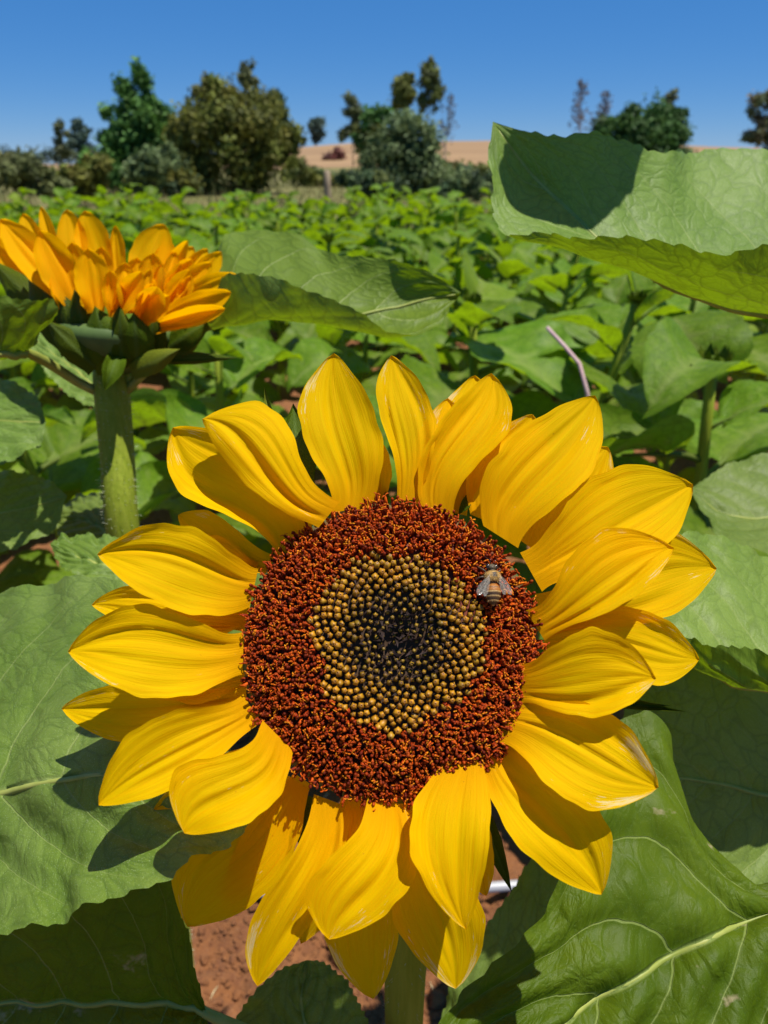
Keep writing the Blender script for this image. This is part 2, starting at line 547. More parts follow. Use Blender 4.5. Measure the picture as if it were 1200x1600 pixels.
bag = Bag()
for i in range(5200):
    y = random.uniform(0.0, 1.0) ** 1.3 * 2.6 + 0.05
    x = random.uniform(-.62, .62) * (y + .5)
    r = random.uniform(.0015, .0055) * (1 + 3.0 * (random.random() < .05))
    v, f = blob((x, y, float(soil_h(x, y)) + r * .3), r, .7, i)
    bag.add(v, f)
V, F, _ = bag.arrays()
single('soil_clods', V, F, MAT_SOIL, kind='stuff', label='loose red brown crumbs of soil on the ground', cat='soil', smooth=False)
bag2 = Bag()
for i in range(3000):
    x, y = random.uniform(-.36, .14), random.uniform(.42, .86)
    r = random.uniform(.0015, .005) * (1 + 1.6 * (random.random() < .10))
    v, f = blob((x, y, float(soil_h(x, y)) + r * .25), r, .65, 9000 + i)
    bag2.add(v, f)
V, F, _ = bag2.arrays()
single('soil_clods', V, F, MAT_SOIL, kind='stuff', label='small red brown clods of soil below the large flower', cat='soil', smooth=False)
bag = Bag()
for i in range(260):
    y = random.uniform(.1, 1.7); x = random.uniform(-.6, .6) * (y + .4)
    a = random.uniform(0, 6.28); L = random.uniform(.006, .024)
    z = float(soil_h(x, y)) + .004
    v, f = tube([(x, y, z), (x + L * .5 * math.cos(a), y + L * .5 * math.sin(a), z + .003), (x + L * math.cos(a), y + L * math.sin(a), z + .001)], [.0006, .0009, .0005], 4)
    bag.add(v, f)
V, F, _ = bag.arrays()
MAT_STRAW = plain_material('straw', (.50, .38, .20), (.62, .50, .30), 200, .7)
single('straw_litter', V, F, MAT_STRAW, kind='stuff', label='short pale straw bits scattered on red soil', cat='straw')

# ------------------------------------------------------------------ trees and shrubs beyond the field
MAT_FOL = tone_material('tree foliage', 0.6, 0.2, 0.25, 0.0)
MAT_BARK = plain_material('bark', (.13, .10, .075), (.21, .17, .13), 6, .9, .1, (3, 3, .5), .6, .02)
MAT_GREYBARK = plain_material('grey bark', (.20, .17, .17), (.30, .27, .27), 6, .9, .1, (3, 3, .5))


def crown_quads(centers, radii, counts, size, pal, rg, up=0.35, aspect=.6, seedv=0.25):
    P, S, Ccol, N = [], [], [], []
    pal = np.asarray(pal, float)
    for c, r, n in zip(centers, radii, counts):
        d = rg.normal(size=(n, 3)); d /= np.linalg.norm(d, axis=1)[:, None]
        rad = rg.uniform(0, 1, n) ** .6 * rg.uniform(.8, 1.5, n)
        p = c + d * rad[:, None] * r
        P.append(p)
        N.append(d + np.array([0, 0, up]) + rg.normal(size=(n, 3)) * .7)
        base = 1.75 * pal[rg.integers(len(pal))] * rg.uniform(1 - seedv, 1 + seedv)
        Ccol.append(base * rg.uniform(.7, 1.3, (n, 1)))
        S.append(size * rg.uniform(.55, 1.35, n))
    P, N, Ccol, S = map(np.concatenate, (P, N, Ccol, S))
    N /= np.linalg.norm(N, axis=1)[:, None] + 1e-9
    a = np.cross(N, rg.normal(size=N.shape)); a /= np.linalg.norm(a, axis=1)[:, None] + 1e-9
    b = np.cross(N, a)
    S = S[:, None]
    q = np.stack([P - a * S, P - b * S * aspect + N * S * .15, P + a * S, P + b * S * aspect + N * S * .15], 1).reshape(-1, 3)
    f = np.arange(len(P) * 4).reshape(-1, 4)
    return q, f, np.repeat(Ccol, 4, 0)


def tree(name, label, cat, y, ells, pal, n, leaf_px=5.0, clumps=26, clump_r=.30, base_px=None, trunk_r=None, group=None, bark=None, spiky=0.0, limbs=9, fill=.35, seed=1):
    """ells: crown lobes as (px, py, rx, ry) in the photograph, at ground distance y"""
    rg = np.random.default_rng(seed)
    cs = [at_y(e[0], e[1], y) for e in ells]
    k = [depth_of(c) / FPX for c in cs]
    size = leaf_px * k[0]
    bx = cs[0][0] if base_px is None else at_y(base_px, 280, y)[0]
    root = thing(name, label, cat, (bx, y, float(ground_h(bx, y)) - .05), group)
    area = np.array([e[2] * e[3] for e in ells], float)
    share = area / area.sum()
    cc, rr, nn = [], [], []
    for e, c, kk, sh in zip(ells, cs, k, share):
        m = max(4, int(round(clumps * 1.6 * sh)))
        R = np.array([e[2], e[2], e[3]]) * kk
        for i in range(m):
            d = rg.normal(size=3); d /= np.linalg.norm(d)
            q = rg.uniform(fill, 1) ** .6 * (1 - clump_r * .40)
            cr = R.mean() * clump_r * 1.12 * rg.uniform(.65, 1.3)
            cc.append(c + d * R * q)
            rr.append(np.array([1, 1, rg.uniform(.7, 1.1) + spiky]) * cr)
            nn.append(max(10, int(1.35 * n * sh / m * rg.uniform(.7, 1.3))))
    q, f, col = crown_quads(cc, rr, nn, size, pal, rg)
    q[:, 2] = np.maximum(q[:, 2], ground_h(q[:, 0], q[:, 1]) + .03)
    top = max(c[2] for c in cs)
    bag = Bag()
    tr = trunk_r or max(.03, .05 * max(e[2] for e in ells) * k[0])
    b0 = np.array(root.location)
    cen = np.average(np.array(cs), axis=0, weights=share)
    mid = b0 * .5 + cen * .5 + rg.normal(size=3) * tr * .6
    v, fc = tube(catmull([b0, mid, cen], 7), np.linspace(tr, tr * .45, 7), 7); bag.add(v, fc)
    order = rg.permutation(len(cc))[:limbs]
    for i in order:
        s = b0 + (cen - b0) * rg.uniform(.35, .95)
        v, fc = tube(catmull([s, (s + cc[i]) / 2 + np.array([0, 0, .12 * abs(cc[i][2] - s[2])]), cc[i]], 5), np.linspace(tr * .4, tr * .1, 5), 5); bag.add(v, fc)
    V, F, _ = bag.arrays()
    part('trunk', V, F, bark or MAT_BARK, root)
    part('crown', q, f, MAT_FOL, root, col=col, smooth=False)
    return root


def bare_tree(name, label, y, base_px, top, spread, pal, seed, group=None, sway=0.0, leaves=260, cat='tree'):
    rg = np.random.default_rng(seed)
    t = at_y(top[0], top[1], y)
    bx = at_y(base_px, 260, y)[0]
    b0 = np.array([bx, y, float(ground_h(bx, y)) - .05])
    k = depth_of(t) / FPX
    H = t[2] - b0[2]
    root = thing(name, label, cat, b0, group)
    bag = Bag()
    tr = max(.05, H * .012)
    trunk = catmull([b0, b0 * .6 + t * .4 + np.array([rg.normal() * spread * k * .2, 0, 0]), t], 10)
    v, f = tube(trunk, np.linspace(tr, tr * .2, 10), 6); bag.add(v, f)
    ends = []
    for i in range(26):
        u = rg.uniform(.3, .98)
        p = trunk[0] + 0
        j = u * 9; a = int(j); p = trunk[a] + (trunk[min(a + 1, 9)] - trunk[a]) * (j - a)
        ang = rg.uniform(0, 6.28)
        L = spread * k * (1.25 - u) * rg.uniform(.6, 1.3) * 1.2
        e = p + np.array([math.cos(ang) * L * .7, math.sin(ang) * L * .7, L * rg.uniform(.5, 1.3)])
        e[2] = min(e[2], t[2] + L * .1)
        br = catmull([p, (p + e) / 2 + rg.normal(size=3) * L * .08, e], 5)
        v, f = tube(br, np.linspace(tr * .35, tr * .09, 5), 4); bag.add(v, f)
        ends += [br[3], e]
        for q in range(3):
            s = br[rg.integers(1, 4)]; e2 = s + rg.normal(size=3) * L * .28 + np.array([0, 0, L * .2])
            v, f = tube([s, (s + e2) / 2, e2], np.linspace(tr * .15, tr * .07, 3), 3); bag.add(v, f)
            ends.append(e2)
    V, F, _ = bag.arrays()
    part('trunk', V, F, MAT_GREYBARK, root)
    ends = np.array(ends)
    q, f, col = crown_quads(ends, [spread * k * .16] * len(ends), [max(2, leaves // len(ends))] * len(ends), 2.2 * k, pal, rg)
    part('crown', q, f, MAT_FOL, root, col=col, smooth=False)
    return root


OLIVE = [(.080, .082, .014), (.105, .100, .018), (.062, .070, .014), (.095, .108, .020)]
GREEN = [(.045, .105, .020), (.06, .125, .024), (.035, .085, .018)]
DARK = [(.032, .055, .022), (.045, .07, .025), (.028, .045, .02)]
GREYG = [(.080, .112, .042), (.105, .135, .052), (.062, .088, .032)]
YELG = [(.095, .105, .026), (.075, .09, .022)]
GUM = [(.09, .105, .045), (.08, .088, .04), (.07, .082, .035)]
DEAD = [(.085, .082, .085), (.07, .07, .07)]
BLUEG = [(.04, .065, .05), (.05, .075, .055)]

G_T = 'trees beyond the sunflower field'
tree('broadleaf_tree', 'upright bright green leafy tree, left of the big olive brown tree', 'tree', 27,
     [(215, 150, 30, 42), (185, 205, 30, 45), (235, 205, 42, 55), (205, 262, 58, 44), (250, 190, 24, 34), (168, 225, 16, 32), (255, 240, 34, 50), (262, 212, 24, 34), (140, 262, 26, 34)], GREEN, 16000, 4.2, 60, .32, 215, seed=2, spiky=.3)
tree('olive_brown_tree', 'broad dome shaped tree with olive brown foliage, the biggest beyond the field', 'tree', 26,
     [(360, 210, 92, 78), (330, 165, 45, 45), (395, 185, 52, 45), (300, 235, 45, 60), (420, 250, 52, 50), (350, 270, 85, 35), (290, 208, 34, 44), (455, 235, 22, 50)], OLIVE, 19000, 4.0, 110, .27, 365, seed=3)
tree('broadleaf_tree', 'small fresh green treetop poking out above the olive brown tree', 'tree', 30,
     [(330, 138, 18, 22), (345, 150, 18, 20)], GREEN, 900, 4.5, 12, .4, 340, seed=4)
tree('gum_tree', 'thin airy brownish gum tree behind the olive brown tree', 'tree', 44, [(387, 116, 18, 20), (392, 140, 15, 17), (380, 128, 10, 12)], GUM, 1500, 3.2, 20, .36, 388, seed=5)
tree('broadleaf_tree', 'dark green tree showing behind the right shoulder of the olive brown tree', 'tree', 36,
     [(428, 165, 22, 26), (442, 185, 14, 18), (435, 215, 25, 30)], DARK, 2600, 4.0, 22, .35, 430, seed=6)
tree('shrub', 'pale green feathery shrub in front of the bright green tree', 'shrub', 20,
     [(240, 255, 38, 26), (225, 278, 36, 22), (262, 240, 16, 14)], GREYG, 2600, 4.2, 28, .34, 238, seed=7)
tree('shrub', 'low olive hedge shrub at the left edge of the photo', 'shrub', 17,
     [(40, 272, 50, 28), (0, 265, 45, 26), (75, 285, 36, 20), (-50, 268, 45, 30)], [(.075, .085, .028), (.10, .10, .035), (.06, .07, .024)], 6500, 4.2, 50, .3, 30, seed=8)
tree('shrub', 'low olive green shrub between the left hedge and the bright green tree', 'shrub', 19,
     [(125, 285, 42, 20), (150, 268, 25, 25), (105, 275, 25, 18)], OLIVE, 3000, 4.0, 30, .32, 128, seed=9)
tree('gum_tree', 'slender greyish tree left of its darker neighbour above the left hedge', 'tree', 60, [(97, 205, 11, 17), (100, 230, 14, 18)], GUM, 700, 3.2, 10, .4, 99, seed=10)
tree('dark_tree', 'small dark tree above the left hedge, right of a slender grey one', 'tree', 58, [(125, 205, 16, 20), (130, 230, 12, 18), (118, 222, 12, 16)], BLUEG, 1500, 3.2, 16, .4, 126, seed=11)
tree('conifer', 'small dark rounded cone tree standing on the crest of the hill', 'tree', 145, [(495, 195, 13, 14), (495, 207, 16, 11)], BLUEG, 1300, 2.8, 16, .42, 495, seed=12)
tree('gum_tree', 'thin stemmed tree with a small tuft crown before the golden hill', 'tree', 55, [(551, 166, 15, 20), (553, 190, 11, 14), (545, 212, 18, 14), (556, 178, 12, 14)], GUM, 1900, 3.0, 22, .38, 552, seed=13)
tree('willow_shrub', 'big rounded grey green shrub in the middle beyond the field', 'shrub', 24,
     [(632, 235, 58, 52), (610, 265, 55, 45), (660, 270, 48, 45), (640, 200, 34, 26)], GREYG + [(.06, .085, .035)], 9000, 4.2, 70, .28, 635, seed=14)
tree('broadleaf_tree', 'mid green tree behind the left side of the grey green shrub', 'tree', 33, [(588, 190, 25, 24), (575, 215, 22, 26)], GREEN + YELG, 2400, 4.0, 20, .38, 585, seed=15)
tree('shrub', 'low dark olive shrub at the left foot of the grey green shrub', 'shrub', 18, [(575, 288, 48, 20), (545, 280, 22, 14), (610, 292, 30, 16)], YELG + DARK, 3200, 4.2, 32, .32, 575, seed=16)
tree('shrub', 'low dusty green shrub right of the grey green shrub', 'shrub', 21, [(725, 288, 35, 24), (750, 292, 25, 20), (702, 295, 22, 16)], GREYG + DARK, 2600, 4.0, 26, .34, 726, seed=17)
tree('gum_tree', 'yellow green oval tree, left one of a tall pair behind the grey green shrub', 'tree', 62, [(632, 142, 17, 28), (626, 162, 15, 20), (638, 125, 9, 12)], YELG, 3600, 3.2, 34, .36, 632, seed=18)
tree('gum_tree', 'tall airy grey green gum tree, right one of a pair behind the grey green shrub', 'tree', 60, [(672, 118, 17, 24), (680, 148, 14, 24), (664, 160, 11, 18), (672, 100, 9, 9)], GUM + YELG, 2600, 3.0, 32, .36, 666, seed=19)
bare_tree('bare_tree', 'spindly bare tree right of the airy tall gum tree', 60, 695, (703, 152), 26, DEAD, 20, leaves=90)
bare_tree('bare_tree', 'tall bare grey purple tree behind the big leaf, left of its twin', 75, 900, (908, 128), 24, DEAD, 21, leaves=500)
bare_tree('bare_tree', 'shorter bare grey purple tree, right twin next to the round dark tree', 78, 942, (947, 146), 24, DEAD, 22, leaves=420)
tree('round_tree', 'round dense dark green tree behind the big upper right leaf', 'tree', 38,
     [(1015, 210, 56, 42), (990, 200, 34, 30), (1045, 205, 32, 36), (1015, 240, 60, 40)], [(.030, .070, .014), (.042, .085, .018), (.026, .055, .014)], 17000, 3.6, 75, .30, 1016, seed=23)
tree('gum_tree', 'small dark treetop sticking up behind the round dark green tree', 'tree', 70, [(1048, 150, 10, 13), (1044, 168, 9, 12)], GUM, 420, 3.2, 7, .45, 1046, seed=24)
tree('shrub', 'small green bush between the bare trees and the round dark tree', 'shrub', 55, [(945, 200, 26, 16)], GREEN + DARK, 900, 3.4, 12, .4, 944, seed=25)
tree('gum_tree', 'brown green tree cut by the right edge of the photo', 'tree', 52, [(1190, 165, 22, 28), (1180, 200, 24, 24), (1212, 195, 30, 40)], GUM + [(.09, .07, .035)], 2600, 3.4, 26, .32, 1200, seed=26)
tree('dry_bush', 'reddish brown dry bush at the foot of the golden hill', 'bush', 75, [(522, 246, 20, 8), (530, 240, 9, 8)], [(.11, .04, .03), (.08, .035, .03)], 700, 3.0, 10, .4, 522, seed=27)
tree('shrub', 'low grey olive scrub at the foot of the hill, left of the fence post', 'shrub', 34, [(492, 280, 30, 16), (470, 272, 22, 16), (520, 286, 26, 12)], GREYG + OLIVE, 2600, 3.6, 30, .34, 490, seed=28)
tree('shrub', 'low olive scrub at the foot of the hill, far right of the grey green shrub', 'shrub', 36, [(712, 270, 34, 16), (745, 275, 30, 16), (690, 268, 20, 14)], GREYG + OLIVE, 2600, 3.6, 30, .34, 715, seed=29)
tree('shrub', 'dark bushy undergrowth between the bright green tree and the olive brown tree', 'shrub', 24, [(265, 272, 40, 32), (240, 285, 40, 18), (285, 285, 30, 20)], DARK + OLIVE, 4200, 4.0, 40, .32, 268, seed=30)
# far wood on the left horizon
rg = np.random.default_rng(31)
cc, rr, nn = [], [], []
for i in range(60):
    px = -120 + i * 5.2
    p = at_y(px, 244 + rg.uniform(-5, 5), 210)
    cc.append(p); rr.append(np.array([2.2, 2.2, rg.uniform(1.2, 2.2)])); nn.append(60)
q, f, col = crown_quads(cc, rr, nn, .45, BLUEG, rg)
single('far_wood', q, f, MAT_FOL, kind='stuff', label='dark line of far woods on the left horizon', cat='wood', col=col, smooth=False)
# dry grass tufts behind the crop
bag = Bag()
for i in range(4200):
    y = 10 + 22 * random.random() ** 1.2; x = random.uniform(-.6, .6) * y
    h = random.uniform(.12, .38); a = random.uniform(0, 3.14); w = .02
    z = float(ground_h(x, y)); dx, dy = math.cos(a) * w, math.sin(a) * w
    l = random.uniform(-.1, .1)
    g = random.choice([(.36, .28, .12), (.30, .24, .10), (.22, .22, .08), (.16, .19, .06)])
    bag.add([(x - dx, y - dy, z), (x + dx, y + dy, z), (x + dx * .2 + l, y + dy * .2, z + h)], [(0, 1, 2)], g)
V, F, Cc = bag.arrays()
single('dry_grass', V, F, MAT_FOL, kind='stuff', label='tufts of dry yellow grass beyond the sunflower field', cat='grass', col=Cc, smooth=False)
# post
pb = at_y(512, 300, 11.0)
MAT_POST = plain_material('weathered post', (.30, .22, .14), (.40, .31, .21), 9, .85, .1, (4, 4, .5), .5, .005)
ring = []
for z, r in [(-.1, .048), (.3, .046), (.86, .044), (.885, .038), (.89, .012)]:
    ring.append(z)
V, F = tube([(pb[0], 11, z) for z in (-.1, .3, .62, .80, .815)], [.05, .048, .045, .042, .03], 10)
single('fence_post', V, F, MAT_POST, 'short pale wooden post at the far edge of the field', 'post', loc=(pb[0], 11, 0))

# ------------------------------------------------------------------ crop field of young sunflowers
def leaf_profile(s):
    return np.interp(s, [0, .04, .10, .18, .30, .46, .64, .80, .92, .98, 1], [.14, .55, .86, .98, 1, .95, .80, .55, .27, .08, 0])


def vein_mask(s, t, n_side=6, w=.018):
    a = np.abs(t)
    midr = np.exp(-(t / (.035 * (1.15 - s))) ** 2)
    ph = (s - .30 * a - .14 * a * a) * n_side
    d = np.abs(ph - np.round(ph)) / n_side
    side = np.exp(-(d / (w * (1.05 - .75 * a))) ** 2) * (s < .93) * (1 - a ** 4)
    return np.clip(np.maximum(midr, side * .85), 0, 1), np.clip(np.exp(-(d / .05) ** 2), 0, 1) * (1 - a ** 3)


def field_leaf(seed, fold, droop, width, ns=21, nt=11, curl=0.0):
    rg = np.random.default_rng(seed)
    s = np.linspace(0, 1, ns)[:, None]; t = np.linspace(-1, 1, nt)[None, :]
    W = leaf_profile(s) * width
    teeth = 1 + .05 * (np.arange(ns) % 2)[:, None] * (np.abs(t) > .99)
    a = np.abs(t)
    x = W * t * teeth * np.cos(fold * a)
    z = W * a * np.sin(fold) * (.6 + .4 * a) - curl * W * a ** 3
    y = s - .10 * a ** 2 * (s < .25) * (1 - s * 4)
    bend = droop
    yy = np.sin(bend * y) / bend
    zz = z - (1 - np.cos(bend * y)) / bend
    vm, soft = vein_mask(s + 0 * t, t + 0 * s)
    zz = zz + .02 * (1 - soft) * (1 - a ** 2) + .04 * np.sin(7 * s + rg.uniform(0, 6)) * t + .018 * np.sin(9 * s + 5 * t + rg.uniform(0, 6)) + .016 * np.sin(17 * s + rg.uniform(0, 6)) * a * np.sign(t + .3) + .014 * np.sin(13 * s - 7 * a + rg.uniform(0, 6))
    V = np.stack([x + 0 * s, yy + 0 * t, zz], -1).reshape(-1, 3)
    F = [tuple(r)[::-1] for r in grid_faces(ns, nt)]
    uv = np.stack([(s + 0 * t) * 1.5, (t + 0 * s) * width * 1.5], -1).reshape(-1, 2)
    V[:, 1] += .28                       # petiole in front of the blade
    vm = vm.ravel()
    pv, pf = tube([(0, 0, 0), (0, .15, .015), (0, .29, .0), (0, .6, -.012 - (1 - math.cos(bend * .32)) / bend)], [.028, .022, .018, .008], 5)
    n0 = len(V)
    V = np.concatenate([V, pv]); F += [tuple(i + n0 for i in f) for f in pf]
    uv = np.concatenate([uv, np.zeros((len(pv), 2))]); vm = np.concatenate([vm, np.full(len(pv), .8)])
    n = np.cross(V[F[20][1]] - V[F[20][0]], V[F[20][2]] - V[F[20][1]])
    return V, F, uv, vm


LEAVES = []
for i, (fo, dr, wd, cu) in enumerate([(.45, .7, .48, .1), (.75, .9, .46, .2), (.25, 1.2, .52, .15), (1.0, .6, .45, .3), (.55, 1.5, .50, .1), (.35, .5, .42, .0)]):
    V, F, uv, vm = field_leaf(40 + i, fo, dr, wd, curl=cu)
    e1, e2 = V[F[30][1]] - V[F[30][0]], V[F[30][3]] - V[F[30][0]]
    if np.cross(e1, e2)[2] < 0:
        F = [f[::-1] for f in F]
    LEAVES.append(new_mesh('leaf', V, F, MAT_LEAF_FIELD, uv=uv, vein=vm))


def stem_mesh(h, seed):
    rg = np.random.default_rng(seed)
    p = catmull([(0, 0, -.03), (rg.normal() * .012, rg.normal() * .012, h * .5), (rg.normal() * .02, rg.normal() * .02, h)], 8)
    V, F = tube(p, np.linspace(.0105, .006, 8), 8)
    return new_mesh('stem', V, F, MAT_STEM), p


def bud_mesh():
    bag = Bag()
    for k in range(16):
        a = k * 2.4; L = 1 - .03 * k; e = .25 + .07 * k
        d = np.array([math.cos(a), math.sin(a), 0]); sd = np.array([-math.sin(a), math.cos(a), 0])
        pts = [d * .25 + [0, 0, .1], d * (.55 + .25 * math.cos(e)) + [0, 0, .25 + .2 * math.sin(e)], d * (.45 + .5 * math.cos(e)) + [0, 0, .5 + .6 * math.sin(e)]]
        for w, q in zip((.2, .28, 0.02), range(3)):
            pass
        P = np.array([pts[0] - sd * .2, pts[0] + sd * .2, pts[1] + sd * .28, pts[1] - sd * .28, pts[2]])
        bag.add(P, [(0, 1, 2, 3), (3, 2, 4)])
    v, f = tube([(0, 0, -.1), (0, 0, .15), (0, 0, .45), (0, 0, .6)], [.25, .5, .45, .1], 8); bag.add(v, f)
    V, F, _ = bag.arrays()
    return new_mesh('bud', V, F, MAT_BRACT, uv=V[:, :2], vein=np.zeros(len(V)))


BUD = bud_mesh()
STEMS = [stem_mesh(h, 60 + i) for i, h in enumerate((.50, .54, .58, .62, .66))]


def plant_layout(seed, stem):
    """leaf placements (mesh, matrix) for one plant, in the plant's own frame"""
    rg = np.random.default_rng(seed)
    me, p = stem
    h = p[-1][2]
    out = []
    n = int(rg.integers(14, 18))
    a0 = rg.uniform(0, 6.28)
    for i in range(n):
        u = .24 + .75 * i / (n - 1)
        j = u * 7; k = min(int(j), 6); q = p[k] + (p[k + 1] - p[k]) * (j - k)
        size = (.175 + .045 * math.sin(math.pi * min(1, u * 1.05))) * rg.uniform(.8, 1.15) if u < .85 else rg.uniform(.085, .13)
        if u < .50: size *= .62
        tilt = math.radians(rg.uniform(5, 35) + (25 * (u > .85))) - (.35 if u < .4 else 0)
        yaw = a0 + i * 2.4 + rg.normal() * .25
        mtx = Matrix.Translation(Vector(q)) @ Euler((0, 0, yaw)).to_matrix().to_4x4() @ Euler((tilt, rg.normal() * .22, 0)).to_matrix().to_4x4() @ Matrix.Scale(size, 4)
        out.append((int(rg.integers(len(LEAVES))), mtx))
    budm = Matrix.Translation(Vector(p[-1])) @ Matrix.Scale(rg.uniform(.016, .026), 4)
    return out, budm


PROTO = []
for i, st in enumerate(STEMS):
    for k in range(2):
        PROTO.append((st[0],) + plant_layout(100 + i * 7 + k, st))


def merged_plant(proto, name):
    stem, lay, budm = proto
    V, F, UV, VN, MI = [], [], [], [], []
    n = 0
    for me, mtx, mi in [(stem, Matrix(), 1)] + [(LEAVES[a], m, 0) for a, m in lay] + [(BUD, budm, 2)]:
        co = np.empty(len(me.vertices) * 3); me.vertices.foreach_get('co', co); co = co.reshape(-1, 3)
        m = np.array(mtx)
        V.append(co @ m[:3, :3].T + m[:3, 3])
        fs = [tuple(i + n for i in p.vertices) for p in me.polygons]
        F += fs; MI += [mi] * len(fs)
        if mi == 0:
            vn = np.empty(len(co)); me.attributes['vein'].data.foreach_get('value', vn)
            li = np.empty(len(me.loops), np.int32); me.loops.foreach_get('vertex_index', li)
            u = np.empty(len(me.loops) * 2); me.uv_layers[0].data.foreach_get('uv', u)
            uu = np.zeros((len(co), 2)); uu[li] = u.reshape(-1, 2)
        else:
            vn = np.zeros(len(co)); uu = np.zeros((len(co), 2))
        VN.append(vn); UV.append(uu); n += len(co)
    me = new_mesh(name, np.concatenate(V), F, MAT_LEAF_FIELD, uv=np.concatenate(UV), vein=np.concatenate(VN))
    me.materials.append(MAT_STEM); me.materials.append(MAT_BRACT)
    me.polygons.foreach_set('material_index', np.array(MI, np.int32))
    return me


MERGED = [merged_plant(p, 'sunflower_plant') for p in PROTO]
G_F = 'young sunflower plants of the crop field'
L_F = 'young green sunflower plant without open flower, standing in the crop behind the two blooms'


def put_plant(x, y, k, scale, yaw, parts, label, group=G_F):
    z = float(soil_h(x, y))
    if not parts:
        o = bpy.data.objects.new('sunflower_plant', MERGED[k]); COL.objects.link(o)
    else:
        o = bpy.data.objects.new('sunflower_plant', None); COL.objects.link(o)
        o.empty_display_size = .05
        stem, lay, budm = PROTO[k]
        for nm, me, mt in [('stem', stem, Matrix())] + [('leaf', LEAVES[a], m) for a, m in lay] + [('bud', BUD, budm)]:
            c = bpy.data.objects.new(nm, me); COL.objects.link(c); c.parent = o; c.matrix_local = mt
    o.location = (x, y, z); o.rotation_euler = (random.uniform(-.06, .06), random.uniform(-.06, .06), yaw); o.scale = (scale,) * 3
    o['label'] = label; o['category'] = 'plant'
    if group: o['group'] = group
    return o


near = [  # px of the stem, distance, prototype, scale, label
    (1108, 1.02, 4, 1.16, 'leafy young sunflower plant with a thick upright stem, right, under the big upper right leaf'),
    (925, 1.22, 6, 1.16, 'young sunflower plant with folded pale leaves above the right petals of the large flower'),
    (735, 1.35, 3, 1.20, 'young sunflower plant right of the leaf tip of the flower seen from the side'),
    (560, 1.05, 2, 1.02, 'young sunflower plant below the long leaf of the flower seen from the side'),
    (330, 1.15, 8, 1.0, 'young sunflower plant just right of the stem of the flower seen from the side'),
    (60, 1.25, 1, 1.05, 'young sunflower plant left of the stem of the flower seen from the side'),
]
taken = []
for px, y, k, sc, lb in near:
    x = at_y(px, 600, y)[0]
    put_plant(x, y, k, sc, random.uniform(0, 6.28), True, lb, None)
    taken.append((x, y))
cands = []
yy = 1.5
row = 0
while yy < FIELD_END - .3:
    half = .56 * yy + .45
    xx = -half + random.uniform(0, .3)
    while xx < half:
        x, y = xx + random.uniform(-.10, .10), yy + random.uniform(-.10, .10)
        if all((x - a) ** 2 + (y - b) ** 2 > .09 for a, b in taken):
            cands.append((y, x))
        xx += .42 if yy < 3 else (.36 if yy < 5 else .42)
    yy += .42 if yy < 3 else (.38 if yy < 5 else .46)
cands.sort()
cands = cands[:294]
for i, (y, x) in enumerate(cands):
    put_plant(x, y, random.randrange(len(PROTO)), random.uniform(.92, 1.09), random.uniform(0, 6.28), i < 90, L_F)
print('field plants', len(cands), 'last y', cands[-1])
# ------------------------------------------------------------------ hero leaves
def quad_bez(a, b, c, t):
    return (1 - t)**2 * a + 2 * t * (1 - t) * b + t * t * c


